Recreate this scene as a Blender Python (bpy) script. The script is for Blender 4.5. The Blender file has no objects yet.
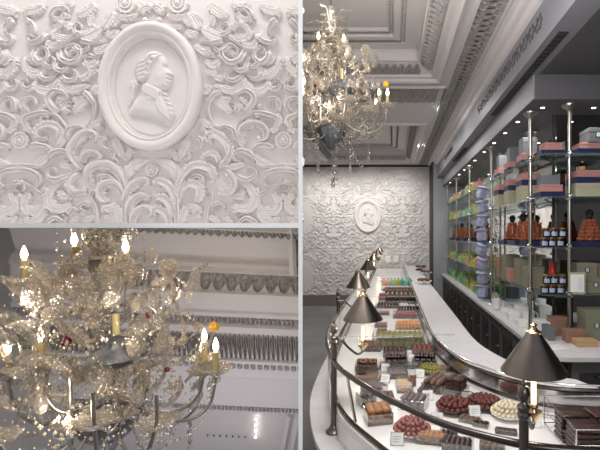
import bpy, math, random
import numpy as np
from mathutils import Vector, Matrix
R = random.Random(7)
PI = math.pi
C = bpy.context.scene.collection
SC = bpy.context.scene
# ------------------------------------------------------------------ camera, world, exposure
F, CX, CY, EYE = 430.0, 392.0, 235.0, 1.9
cam = bpy.data.cameras.new('camera'); camo = bpy.data.objects.new('camera', cam); C.objects.link(camo)
camo.location = (0, 0, EYE); camo.rotation_euler = (PI/2, 0, 0)
cam.sensor_width = 36; cam.lens = F/600*36
cam.shift_x = (300-CX)/600; cam.shift_y = (CY-225)/600
cam.clip_start = .05
SC.camera = camo
SC.view_settings.view_transform = 'Standard'; SC.view_settings.look = 'None'
SC.view_settings.gamma = 1; SC.view_settings.use_curve_mapping = False
SC.view_settings.exposure = 0.0
w = bpy.data.worlds.new('world'); SC.world = w; w.use_nodes = True
w.node_tree.nodes['Background'].inputs[0].default_value = (.86, .88, 1, 1)
w.node_tree.nodes['Background'].inputs[1].default_value = .32

def light(kind, name, loc, power, col=(1, 1, 1), size=.1, size_y=None, aim=None, spot=None, blend=.6):
    l = bpy.data.lights.new(name, kind); l.energy = power; l.color = col
    if kind == 'AREA':
        l.size = size
        if size_y: l.shape = 'RECTANGLE'; l.size_y = size_y
    else: l.shadow_soft_size = size
    if kind == 'SPOT': l.spot_size = math.radians(spot or 60); l.spot_blend = blend
    o = bpy.data.objects.new(name, l); C.objects.link(o); o.location = loc
    if aim is not None:
        o.rotation_euler = (Vector(aim)-Vector(loc)).to_track_quat('-Z', 'Y').to_euler()
    return o
WARM = (1, .80, .56)
# the relief bay: soft strip above, raking down the plaster
light('AREA', 'relief_bay_light', (-1.45, 1.80, 5.0), 50, (1, .975, .95), 1.4, .4, aim=(-1.45, 2.6, 2.7))
# the chandelier bay
light('AREA', 'chandelier_bay_light', (-.95, 1.55, .70), 3.4, (.97, .95, 1), .9, .3, aim=(-1.0, 2.35, 1.5))
# back wall washers
for x in (-2.2, -1.4, -.6, .2):
    light('SPOT', 'wall_washer', (x, 10.2, 3.74), 66, (1, .97, .93), .04, aim=(x, 11.5, 2.2), spot=100, blend=1)
# downlights over the counters (seen as dots in the low soffit)
for y in (4.5, 5.4, 6.3, 7.4, 8.6, 9.8):
    light('SPOT', 'shelf_downlight', (1.40, y, 3.09), 14, (1, .95, .9), .03, aim=(1.42, y, 0), spot=125, blend=.8)
for x in (1.75, 2.15):
    light('SPOT', 'shelf_downlight', (x, 3.9, 3.08), 12, (1, .95, .9), .03, aim=(x-.1, 4.0, 0), spot=120, blend=.8)
light('AREA', 'case_fill', (.2, 1.9, 3.4), 34, (1, .97, .94), .8, .8, aim=(.3, 2.0, 0))  # unseen panel above the view, added to light the display case
for y in (6.3, 8.9):
    light('AREA', 'ceiling_strip_fill', (0.0, y, 3.755), 34, (1, .97, .94), 1.3, .10, aim=(0, y, 0))  # added strips under the ceiling for overall brightness, no real fitting
light('AREA', 'ceiling_fill', (.42, 1.7, 3.05), 25, (1, .98, .97), .9, .3, aim=(.0, 4.6, 4.2))  # added fill hung above the view to brighten the ceiling
light('AREA', 'front_fill', (.6, -2.4, 3.0), 26, (.97, .98, 1), 1.6, 1.0, aim=(.8, 5, 1.6))  # added fill behind the camera, no real source there
light('AREA', 'rear_wall_fill', (1.2, -2.3, 3.6), 40, (1, .97, .93), 3.0, .3, aim=(1.2, -3.0, 1.8))  # added so the unseen rear wall shows bright in the mirror
light('SPOT', 'divider_fill', (-.45, .42, 3.2), 30, (1, 1, 1), .05, aim=(-.45, .80, 1.92), spot=38, blend=.5)  # added only to whiten the front edge of the horizontal divider
light('SPOT', 'divider_fill', (-.17, .25, 3.5), 60, (1, 1, 1), .05, aim=(-.17, .80, 1.9), spot=22, blend=.4)  # likewise added, for the upright divider edge

# ------------------------------------------------------------------ materials
def mat(name, col, rough=.5, metal=0., noise=0., scale=20., bump=0., col2=None, spec=None, coat=0.):
    m = bpy.data.materials.new(name); m.use_nodes = True
    nt = m.node_tree; b = nt.nodes['Principled BSDF']
    b.inputs['Base Color'].default_value = (*col, 1)
    b.inputs['Roughness'].default_value = rough; b.inputs['Metallic'].default_value = metal
    if spec is not None: b.inputs['Specular IOR Level'].default_value = spec
    if coat: b.inputs['Coat Weight'].default_value = coat
    if noise or bump:
        tc = nt.nodes.new('ShaderNodeTexCoord'); n = nt.nodes.new('ShaderNodeTexNoise')
        n.inputs['Scale'].default_value = scale; n.inputs['Detail'].default_value = 5
        nt.links.new(tc.outputs['Object'], n.inputs['Vector'])
        if noise:
            mx = nt.nodes.new('ShaderNodeMix'); mx.data_type = 'RGBA'
            c2 = col2 or tuple(c*(1-noise) for c in col)
            mx.inputs[6].default_value = (*col, 1); mx.inputs[7].default_value = (*c2, 1)
            rr = nt.nodes.new('ShaderNodeMapRange'); rr.inputs[1].default_value = .35; rr.inputs[2].default_value = .65
            nt.links.new(n.outputs['Fac'], rr.inputs[0]); nt.links.new(rr.outputs[0], mx.inputs[0])
            nt.links.new(mx.outputs[2], b.inputs['Base Color'])
        if bump:
            bp = nt.nodes.new('ShaderNodeBump'); bp.inputs['Strength'].default_value = bump; bp.inputs['Distance'].default_value = .01
            nt.links.new(n.outputs['Fac'], bp.inputs['Height']); nt.links.new(bp.outputs[0], b.inputs['Normal'])
    return m
def emit(name, col, s):
    m = bpy.data.materials.new(name); m.use_nodes = True; nt = m.node_tree
    nt.nodes.remove(nt.nodes['Principled BSDF']); e = nt.nodes.new('ShaderNodeEmission')
    e.inputs[0].default_value = (*col, 1); e.inputs[1].default_value = s
    nt.links.new(e.outputs[0], nt.nodes['Material Output'].inputs[0]); return m
def glass(name, tint=(1, 1, 1), refl=.5, body=0., bodycol=(1, 1, 1), rough=.05, cut=0):
    """clear sheet or crystal: transparent, mirror-like at grazing angles, optional milky body"""
    m = bpy.data.materials.new(name); m.use_nodes = True; nt = m.node_tree
    nt.nodes.remove(nt.nodes['Principled BSDF']); out = nt.nodes['Material Output']
    t = nt.nodes.new('ShaderNodeBsdfTransparent'); t.inputs[0].default_value = (*tint, 1)
    g = nt.nodes.new('ShaderNodeBsdfGlossy'); g.inputs['Roughness'].default_value = rough
    lw = nt.nodes.new('ShaderNodeLayerWeight'); lw.inputs[0].default_value = refl
    if cut:      # faceted cut-glass surface
        tc = nt.nodes.new('ShaderNodeTexCoord'); vo = nt.nodes.new('ShaderNodeTexVoronoi'); vo.inputs['Scale'].default_value = cut
        bp = nt.nodes.new('ShaderNodeBump'); bp.inputs['Strength'].default_value = .9; bp.inputs['Distance'].default_value = .012
        nt.links.new(tc.outputs['Object'], vo.inputs['Vector']); nt.links.new(vo.outputs['Distance'], bp.inputs['Height'])
        nt.links.new(bp.outputs[0], g.inputs['Normal']); nt.links.new(bp.outputs[0], lw.inputs['Normal'])
    mx = nt.nodes.new('ShaderNodeMixShader')
    nt.links.new(lw.outputs['Facing' if body else 'Fresnel'], mx.inputs[0]); nt.links.new(t.outputs[0], mx.inputs[1]); nt.links.new(g.outputs[0], mx.inputs[2])
    last = mx
    if body:
        d = nt.nodes.new('ShaderNodeBsdfDiffuse'); d.inputs[0].default_value = (*bodycol, 1)
        tr = nt.nodes.new('ShaderNodeBsdfTranslucent'); tr.inputs[0].default_value = (*bodycol, 1)
        m1 = nt.nodes.new('ShaderNodeMixShader'); m1.inputs[0].default_value = .5
        nt.links.new(d.outputs[0], m1.inputs[1]); nt.links.new(tr.outputs[0], m1.inputs[2])
        m2 = nt.nodes.new('ShaderNodeMixShader'); m2.inputs[0].default_value = body
        nt.links.new(mx.outputs[0], m2.inputs[1]); nt.links.new(m1.outputs[0], m2.inputs[2]); last = m2
    nt.links.new(last.outputs[0], out.inputs[0]); return m
def marble(name, base, vein, scale=2.5, rough=.3):
    m = mat(name, base, rough); nt = m.node_tree; b = nt.nodes['Principled BSDF']
    tc = nt.nodes.new('ShaderNodeTexCoord'); n = nt.nodes.new('ShaderNodeTexNoise'); n.inputs['Scale'].default_value = scale
    n.inputs['Detail'].default_value = 8; n.inputs['Distortion'].default_value = 2.2
    nt.links.new(tc.outputs['Object'], n.inputs['Vector'])
    cr = nt.nodes.new('ShaderNodeValToRGB'); e = cr.color_ramp.elements
    e[0].position = .44; e[0].color = (*base, 1); e[1].position = .56; e[1].color = (*base, 1)
    k = e.new(.5); k.color = (*vein, 1)
    nt.links.new(n.outputs['Fac'], cr.inputs[0]); nt.links.new(cr.outputs[0], b.inputs['Base Color']); return m

M = dict(
 plaster=mat('plaster', (.72, .675, .65), .6, bump=.12, scale=60),
 plasterwall=mat('wall_plaster', (.66, .635, .62), .6, bump=.1, scale=40),
 white=mat('white_paint', (.86, .86, .86), .5),
 divider=mat('divider_paint', (.93, .93, .93), .6),
 ceil=mat('ceiling_paint', (.66, .63, .635), .6),
 ceilorn=mat('ceiling_silver_ornament', (.46, .44, .43), .42, .15, noise=.45, scale=60, bump=.5),
 ceilfrieze=mat('ceiling_frieze', (.42, .395, .37), .5, .2, noise=.45, scale=45, bump=.5),
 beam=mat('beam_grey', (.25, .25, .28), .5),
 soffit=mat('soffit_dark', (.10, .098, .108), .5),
 vent=mat('vent_black', (.03, .03, .03), .6),
 floral=mat('floral_silver', (.10, .10, .11), .4, .3),
 floor=mat('floor_stone', (.27, .26, .265), .35, noise=.3, scale=1.5),
 mirror=mat('mirror_glass', (.80, .81, .82), .02, 1.),
 darkmirror=mat('darkened_mirror', (.48, .47, .46), .03, 1.),  # mirror tint darkened to stand in for its dim reflection
 pillar=mat('pillar_grey', (.36, .37, .40), .5),
 marble=marble('worktop_marble', (.74, .73, .745), (.68, .67, .69), 2.6, .3),
 deck=mat('deck_white', (.84, .82, .80), .25),
 wood=mat('dark_lacquer', (.045, .042, .042), .35, noise=.2, scale=8),
 woodpanel=mat('dark_lacquer_panel', (.13, .125, .12), .3),
 chrome=mat('chrome', (.72, .72, .73), .18, 1.),
 steel=mat('brushed_steel', (.42, .40, .38), .3, 1.),
 darkmetal=mat('aged_bronze', (.17, .155, .14), .28, 1.),
 railmetal=mat('rail_bronze', (.10, .09, .085), .25, 1.),
 shade=mat('shade_metal', (.25, .215, .185), .30, 1., noise=.25, scale=6),
 gold=mat('polished_brass', (.80, .60, .38), .2, 1.),
 flame=emit('flame', (1, .80, .50), 14), bulb=emit('lamp_bulb', (1, .74, .42), 2.4),
 spot=emit('downlight_lens', (1, .95, .86), 12),
 candle=mat('candle_sleeve', (.42, .36, .17), .5),
 crystal=glass('crystal', (.95, .92, .88), .50, .24, (.78, .71, .62), .16, 70),
 crystal2=glass('smoky_crystal', (.80, .80, .79), .5, .20, (.60, .56, .50), .18, 70),
 bead=glass('cut_bead', (.92, .91, .90), .6, .45, (.60, .52, .41), .22),
 sheet=glass('case_glass', (.975, .985, .98), .06),
 shelfglass=glass('shelf_glass', (.80, .90, .88), .25, .10, (.55, .72, .70)),
 acrylic=glass('acrylic', (.97, .97, .97), .45, .08, (.9, .9, .9)),
 pewter=mat('pewter', (.15, .16, .18), .5, .3, noise=.5, scale=30, bump=.4),
 armmetal=mat('arm_metal', (.34, .32, .29), .3, .8),
 red=mat('red_glass', (.10, .008, .02), .15), amber=mat('amber_glass', (.85, .42, .03), .2),
 navy=mat('navy_card', (.012, .018, .075), .5), pinkcard=mat('pink_card', (.47, .22, .20), .6),
 greycard=mat('grey_card', (.15, .165, .18), .55), sage=mat('sage_card', (.22, .22, .155), .6),
 cream=mat('cream_card', (.40, .385, .27), .6), whitecard=mat('white_card', (.85, .85, .84), .5),
 tan=mat('tan_card', (.30, .165, .115), .6), tanlight=mat('light_wood_card', (.52, .33, .19), .6),
 label=mat('blue_label', (.36, .44, .60), .5), jarglass=mat('jar_chocolate', (.025, .012, .01), .08),
 lidgold=mat('lid_gold', (.55, .38, .18), .3, 1.),
 choc=mat('milk_chocolate', (.21, .085, .045), .28, noise=.3, scale=60), dark=mat('dark_chocolate', (.06, .028, .022), .3, noise=.3, scale=60),
 rocher=mat('copper_foil', (.40, .13, .065), .28, .3),
 cocoa=mat('cocoa_dusted', (.20, .12, .09), .7, noise=.35, scale=70), greychoc=mat('grey_dusted_truffle', (.20, .165, .165), .6, noise=.3, scale=70),
 pinkchoc=mat('pink_truffle', (.42, .165, .15), .45, noise=.35, scale=60), redchoc=mat('raspberry_truffle', (.19, .055, .045), .5, noise=.4, scale=60),
 whitechoc=mat('white_chocolate', (.80, .72, .52), .4, noise=.12, scale=60), orange=mat('candied_orange', (.85, .42, .14), .35, noise=.25, scale=60),
 redsweet=mat('red_jelly', (.38, .07, .05), .3, noise=.3, scale=60), almond=mat('caramel_almond', (.42, .20, .09), .4, noise=.3, scale=50),
 olive=mat('pistachio_dusted', (.20, .17, .055), .6, noise=.6, scale=90, col2=(.35, .34, .08)), stripe=mat('pale_caramel', (.58, .42, .30), .5),
 lav=mat('lavender_cloth', (.30, .31, .55), .6, noise=.4, scale=20, col2=(.50, .50, .62)), lime=mat('lime_paper', (.34, .42, .08), .5),
 green=mat('green_paper', (.05, .34, .20), .5), yellow=mat('yellow_paper', (.55, .44, .08), .5), peach=mat('peach_paper', (.80, .42, .30), .5),
 teal=mat('teal_paper', (.22, .55, .52), .5), jarred=mat('red_jar', (.35, .015, .012), .2), bow=mat('black_ribbon', (.008, .007, .007), .5),
)

# ------------------------------------------------------------------ mesh building
class MB:
    def __init__(s): s.v = []; s.f = []
    def add(s, vs, fs):
        n = len(s.v); s.v += [tuple(v) for v in vs]; s.f += [tuple(i+n for i in f) for f in fs]; return s
    def box(s, x0, x1, y0, y1, z0, z1, bev=0.):
        if bev:
            b = min(bev, (x1-x0)*.45, (y1-y0)*.45, (z1-z0)*.45); V = []; 
            for (z, i) in ((z0, b), (z0+b, 0), (z1-b, 0), (z1, b)):
                xa, xb, ya, yb = x0+i, x1-i, y0+i, y1-i
                for (x, y) in ((xa+b, ya), (xb-b, ya), (xb, ya+b), (xb, yb-b), (xb-b, yb), (xa+b, yb), (xa, yb-b), (xa, ya+b)): V.append((x, y, z))
            Fs = [tuple(range(7, -1, -1)), tuple(range(24, 32))]
            for k in range(3):
                for j in range(8): Fs.append((k*8+j, k*8+(j+1) % 8, k*8+8+(j+1) % 8, k*8+8+j))
            return s.add(V, Fs)
        V = [(x, y, z) for z in (z0, z1) for (x, y) in ((x0, y0), (x1, y0), (x1, y1), (x0, y1))]
        return s.add(V, [(3, 2, 1, 0), (4, 5, 6, 7), (0, 1, 5, 4), (1, 2, 6, 5), (2, 3, 7, 6), (3, 0, 4, 7)])
    def lathe(s, prof, n=16, c=(0, 0, 0), sx=1., sy=1., lob=0., nl=0, wave=0.):
        V = []; c = Vector(c)
        for (r, z) in prof:
            for k in range(n):
                a = 2*PI*k/n; rr = r*(1+lob*math.cos(nl*a)) if nl else r
                V.append((c.x+rr*math.cos(a)*sx, c.y+rr*math.sin(a)*sy, c.z+z+(wave*r*math.cos(nl*a) if nl else 0)))
        Fs = []
        for i in range(len(prof)-1):
            for k in range(n): Fs.append((i*n+k, i*n+(k+1) % n, (i+1)*n+(k+1) % n, (i+1)*n+k))
        if prof[0][0] > 1e-6: Fs.append(tuple(range(n-1, -1, -1)))
        if prof[-1][0] > 1e-6: Fs.append(tuple((len(prof)-1)*n+k for k in range(n)))
        return s.add(V, Fs)
    def cyl(s, c, r, z0, z1, n=12): return s.lathe([(r, z0), (r, z1)], n, c)
    def ball(s, c, r, n=8, sx=1, sy=1, sz=1):
        k = max(4, n//2+1)
        return s.lathe([(max(1e-7, r*math.sin(PI*i/k)), -r*sz*math.cos(PI*i/k)) for i in range(k+1)], n, c, sx, sy)
    def tube(s, pts, r, n=8, closed=False, taper=None, flat=1.):
        P = [Vector(p) for p in pts]; m = len(P); V = []; Fs = []; up = Vector((0, 0, 1)); prev = None
        for i, p in enumerate(P):
            if closed: t = P[(i+1) % m]-P[(i-1) % m]
            else: t = P[min(i+1, m-1)]-P[max(i-1, 0)]
            t.normalize()
            if prev is None:
                a = t.cross(up)
                if a.length < .1: a = t.cross(Vector((1, 0, 0)))
            else: a = prev-t*prev.dot(t)
            a.normalize(); prev = a; b = t.cross(a)
            rr = r if taper is None else r*taper(i/(m-1))
            for k in range(n): V.append(p+a*rr*math.cos(2*PI*k/n)+b*rr*flat*math.sin(2*PI*k/n))
        for i in range(m if closed else m-1):
            j = (i+1) % m
            for k in range(n): Fs.append((i*n+k, i*n+(k+1) % n, j*n+(k+1) % n, j*n+k))
        if not closed: Fs += [tuple(range(n-1, -1, -1)), tuple((m-1)*n+k for k in range(n))]
        return s.add(V, Fs)
    def sweep(s, path, prof, closed=False):
        """profile (offset to the left of travel, z) along a plan path (x, y)"""
        P = [Vector((p[0], p[1])) for p in path]; m = len(P); V = []; q = len(prof)
        for i in range(m):
            a = P[i]-P[i-1] if (i > 0 or closed) else P[1]-P[0]
            b = P[(i+1) % m]-P[i] if (i < m-1 or closed) else P[-1]-P[-2]
            a.normalize(); b.normalize(); na = Vector((-a.y, a.x)); nb = Vector((-b.y, b.x)); nn = na+nb
            nn = nn/max(.2, nn.dot(na)) if nn.length > 1e-6 else na
            for (o, z) in prof: V.append((P[i].x+nn.x*o, P[i].y+nn.y*o, z))
        Fs = []
        for i in range(m if closed else m-1):
            j = (i+1) % m
            for k in range(q-1): Fs.append((i*q+k, j*q+k, j*q+k+1, i*q+k+1))
        return s.add(V, Fs)
    def solid(s, path, prof):
        s.sweep(path, prof+[prof[0]]); return s
    def poly(s, pts, z0, z1):
        n = len(pts); V = [(x, y, z0) for x, y in pts]+[(x, y, z1) for x, y in pts]
        return s.add(V, [tuple(range(n-1, -1, -1)), tuple(range(n, 2*n))]+[(i, (i+1) % n, (i+1) % n+n, i+n) for i in range(n)])
    def xf(s, mtx): s.v = [tuple(mtx @ Vector(v)) for v in s.v]; return s
    def mesh(s, name, m, smooth=True):
        me = bpy.data.meshes.new(name); me.from_pydata(s.v, [], s.f); me.validate(); me.update()
        if smooth:
            me.polygons.foreach_set('use_smooth', [True]*len(me.polygons))
            try: me.set_sharp_from_angle(angle=math.radians(38))
            except Exception: pass
        if m is not None: me.materials.append(m)
        return me
def part(name, mb, m, parent=None, loc=None, smooth=True):
    me = mb if isinstance(mb, bpy.types.Mesh) else mb.mesh(name, m, smooth)
    o = bpy.data.objects.new(name, me); C.objects.link(o)
    if parent: o.parent = parent
    if loc is not None: o.location = loc
    return o
def tag(o, label, cat, group=None, kind=None):
    o['label'] = label; o['category'] = cat
    if group: o['group'] = group
    if kind: o['kind'] = kind
    return o
def thing(name, label, cat, loc=(0, 0, 0), group=None, rz=0.):
    o = bpy.data.objects.new(name, None); C.objects.link(o); o.location = loc; o.rotation_euler = (0, 0, rz)
    o.empty_display_size = .05
    return tag(o, label, cat, group)
def solo(name, mb, m, label, cat, loc=(0, 0, 0), group=None, rz=0., smooth=True):
    o = part(name, mb, m, None, loc, smooth); o.rotation_euler = (0, 0, rz); return tag(o, label, cat, group)
def struct(name, mb, m, smooth=False):
    o = part(name, mb, m, None, None, smooth); o['kind'] = 'structure'; return o
def kids(o): return [c for c in o.children]
def dup(o, loc=None, rz=None, label=None, group=None, scale=None, parent=None):
    c = o.copy(); C.objects.link(c); c.parent = parent
    for ch in list(o.children): dup(ch, parent=c)
    if loc is not None: c.location = loc
    if rz is not None: c.rotation_euler = (0, 0, rz)
    if scale is not None: c.scale = (scale,)*3 if not hasattr(scale, '__len__') else scale
    if label: c['label'] = label
    if group: c['group'] = group
    return c
def cr(pts, n=6):
    P = [Vector(p) for p in pts]; P = [P[0]*2-P[1]]+P+[P[-1]*2-P[-2]]; out = []
    for i in range(1, len(P)-2):
        for k in range(n):
            t = k/n; a, b, c, d = P[i-1], P[i], P[i+1], P[i+2]
            out.append(.5*((2*b)+(-a+c)*t+(2*a-5*b+4*c-d)*t*t+(-a+3*b-3*c+d)*t**3))
    out.append(P[-2]); return out
def at(x, y, d): return Vector(((x-CX)/F*d, d, EYE+(CY-y)/F*d))
def onz(x, y, z):
    d = (EYE-z)*F/(y-CY); return Vector(((x-CX)/F*d, d, z))

# ================================================================== 1. dividers and bays
YF, YB = .80, 2.78
def raywall():
    xa, xb = (298.4-CX)/F, (302.6-CX)/F; b = MB(); mid = (300.5-CX)/F; h = (xb-xa)/2*YF
    V = []
    for y in (YF, YB):
        for dx in (-h, h):
            for z in (0, 5.4): V.append((mid*y+dx, y, z))
    return b.add(V, [(0, 2, 3, 1), (4, 5, 7, 6), (0, 1, 5, 4), (2, 6, 7, 3), (0, 4, 6, 2), (1, 3, 7, 5)])
o = struct('wall_divider', raywall(), M['divider']); 
def raysheet():
    mid = (CY-225.5)/F; h = 2.4/F*YF; V = []; k = (300.5-CX)/F
    for y in (YF, YB):
        for x in (-2.74, k*y-.004):
            for dz in (-h, h): V.append((x, y, EYE+mid*y+dz))
    return MB().add(V, [(0, 2, 3, 1), (4, 5, 7, 6), (0, 1, 5, 4), (2, 6, 7, 3), (0, 4, 6, 2), (1, 3, 7, 5)])
struct('trim_1', raysheet(), M['divider'])
struct('wall_left', MB().box(-2.80, -2.74, YF, YB, 0, 5.4), M['divider'])
xd = (300.5-CX)/F*YB
struct('wall_bay', MB().box(-2.80, xd, YB, YB+.05, 0, 5.4), M['plasterwall'])

# ------------------------------------------------------------------ relief ornament
S = [] # kind, points, width, extra
def addS(k, pts, w=3, **e): S.append((k, pts, w, e))
L = lambda pts, w=4, **e: addS('L', pts, w, **e)
Z = lambda pts, w=3, **e: addS('S', pts, w, **e)
B = lambda x, y, r: addS('B', [(x, y)], r)
L([(25,16),(30,12.5),(38,11),(47,6)],5.5); B(27,17,2.6); Z([(28,21),(33,24),(36.5,29),(37,35)],3.2)
Z([(48,34),(46,39),(41,43),(36,44),(31,42),(30,38),(33,36.5),(35,39)],3.4)
L([(26,57),(28,68),(36,75),(44,72),(48,63)],5.5); L([(31,56),(34,62),(41,66)],3.6); L([(33,52),(37,58),(44,61)],3)
Z([(38,50),(37,58),(43,64),(50,60),(50,52),(45,48),(41,51),(44,55)],3.6)
L([(53,31),(58,38),(67,40),(79,37)],4.6); L([(47,41),(54,47),(66,44)],4.2); Z([(86,33),(78,37),(68,44),(60,50),(50,53)],2.4)
B(63,24,4.2); L([(63,24),(57,20),(54,24)],3.5); L([(63,24),(66,17),(71,19)],3.5); L([(64,24),(70,27),(73,33)],3.8); L([(62,25),(58,30),(61,34)],3.5)
Z([(53,21),(56,13),(64,9),(70,11),(69,15)],3.2); L([(56,5),(65,9),(75,5)],4.2)
Z([(60,50),(64,60),(74,64),(82,58),(82,50),(75,46),(68,50),(70,57),(76,56)],3.6); L([(68,60),(74,53),(80,56)],2.6)
L([(77,16),(85,15),(92,10),(97,4)],5.6); Z([(86,36),(79,35),(76,30),(79,25),(83,27),(82,31)],2.7)
L([(83,39),(93,36),(104,28)],6.5); L([(95,31),(92,22),(93,14)],3.2); L([(104,31),(110,23),(116,12)],6); L([(112,28),(118,22),(120,14)],4)
L([(107,32),(113,36),(120,31)],4.6); L([(121,27),(130,29),(138,26.5)],3.2); addS('R', [(127,5)], 10); L([(115,14),(121,18.5),(133,18.5),(139,14)],3.6)
L([(141,15),(146,9),(153,8)],6); B(146,20.5,3.2); Z([(82,42),(92,44),(106,43)],3.4); Z([(74,46),(82,53),(90,49),(88,43),(83,45)],2.8)
L([(94,51),(102,52),(111,45)],4.6); L([(84,62),(92,66),(101,60)],5); B(86,56,3); L([(88,72),(94,74),(100,70)],4); Z([(90,56),(98,58),(104,54)],2.5)
Z([(37,86),(32,90.5),(26,88),(25,83),(29,81),(30,85)],2.9); L([(35,81),(40,89),(50,92),(58,86),(62,76)],5.4)
Z([(41,73),(46,80),(54,79),(59,73)],3.6); B(42,74,3); B(38,80,2.6)
Z([(47,59),(48,66),(54,68),(57,62),(53,58),(50,61)],2.8); Z([(58,62),(59,70),(66,72),(70,66),(66,60),(62,63),(65,66)],3.2)
L([(60,77),(65,87),(76,91),(92,85)],5.4); Z([(62,75),(70,82),(78,79),(77,72),(72,70),(71,75)],2.8); L([(80,81),(88,78),(94,70)],4); L([(94,86),(99,92),(102,88)],4.5)
Z([(60,113),(53,106),(51,98),(57,92),(65,93),(69,98),(66,102)],4.2); L([(57,107),(62,101),(69,99)],3.2); L([(60,111),(66,106),(73,107)],3)
Z([(28,113),(26,106),(29,100),(35,99),(38,104),(35,107)],3.2); B(46,107,3.2); Z([(70,114),(66,108),(69,103),(74,104)],2.6)
Z([(25,123),(30,118),(38,115),(49,113),(58,116),(65,123),(69,132)],3.4); L([(31,129),(26,121),(29,113)],4.4); Z([(51,117),(45,116),(43,120),(46,124)],2.4)
Z([(61,141),(63,131),(55,125),(45,126),(39,132),(41,139),(47,140)],4.2,lob=1); B(46.5,138,2.7); L([(57,129),(64,138),(61,149)],5.2)
addS('R', [(22,141)], 9); L([(26,126),(31,131),(37,130)],3.6); B(33,147,2.8); Z([(33,148),(40,145.5),(48,147),(53,152),(48,161)],3.6)
L([(52,155),(43,163),(30,168)],5); Z([(22,165.5),(34,166.5),(48,166),(58,156)],2.2); Z([(50,161),(55,154),(63,151),(71,154),(71,160),(66,162),(64,159)],3.2)
L([(60,163),(70,167),(84,168)],4); Z([(85,169),(77,160),(73,150),(75,141)],3.4,lob=1); Z([(68,141),(71,131),(79,127),(87,129)],3.4)
Z([(75,158),(76,148),(82,139),(90,134),(98,137),(96,142)],5,lob=1); B(95,141.5,2.8); Z([(86,164),(87,157),(94,153.5),(101,157),(99,161)],3.6,lob=1); B(98.5,160,2.4)
L([(88,128),(97,125),(107,117)],4.4); Z([(104,127),(98,133),(92,136)],2.4); L([(74,113),(83,105),(92,100)],5.2); Z([(84,92),(92,98),(97,108),(93,122),(87,130)],3.2); L([(74,98),(80,101),(87,96)],3.4)
Z([(108,138),(103,141),(105,148),(112,151),(119,150)],3.2); L([(116,136),(120,148),(127,161)],5); L([(135,149),(131,154),(128,162)],4); Z([(118,151),(115,157),(119,162),(117,168)],2.2)
L([(128,180),(133,168),(150,159)],6); Z([(91,179),(92,171),(100,166),(111,166),(119,172),(125,182),(127,192)],5,lob=1); B(93.5,181,3); Z([(103,184),(103,178),(110,176.5),(117,181),(123,188)],3.2)
Z([(109,202),(104,196),(105,187),(114,183.5),(122,189),(127,203)],5,lob=1); B(108.5,200,3); Z([(127,206),(131,192),(138,184),(147,181),(149,186)],4.6,lob=1); B(146,185,2.6)
Z([(130,218),(134,204),(142,197),(151,199)],5,lob=1); Z([(134,226),(138,214),(146,208.5),(152,212),(149,217)],4.4,lob=1); Z([(127,228),(127,205),(128,182),(127,164)],3)
L([(123,226),(120,212),(111,203)],5); L([(103,213),(108,208),(115,213)],4.4); B(106.5,216,3); Z([(95,207),(88,203),(81,207),(88,211.5),(95,207)],2.4); Z([(98,226),(98,210),(93,199),(95,192),(99,193),(98,197)],2.3)
addS('R', [(153,171)], 6.5); L([(84,224),(91,219),(98,217)],3.6); L([(80,216),(76,221),(74,226)],3.5)
Z([(22,182),(26,184),(27,189),(22,191.5)],2.8); L([(22,198),(28,199),(32,192)],4.4); B(22,196,3.6); Z([(22,170),(32,171),(40,175),(42,182),(37,187),(30,185),(26,181)],3)
Z([(49,187),(47,194),(41,193),(38,188)],3.6); Z([(69,176),(59,180),(51,177),(50,171),(56,169),(58,173)],3.2)
L([(67,179),(55,188),(50,199),(56,208),(67,208),(72,201)],6); L([(60,190),(65,196),(75,197)],4.4); Z([(80,171),(73,177),(71,186),(77,193),(88,192)],4.4,lob=1); B(85,189,2.6)
L([(31,197),(26,205),(33,212),(45,207),(48,196)],5.2); L([(26,216),(33,222),(43,217),(48,208)],5.4); Z([(48,224),(58,218),(66,222),(67,216),(63,215)],3); Z([(68,214),(74,208),(80,212)],2.5)
KH = 3.7
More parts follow.
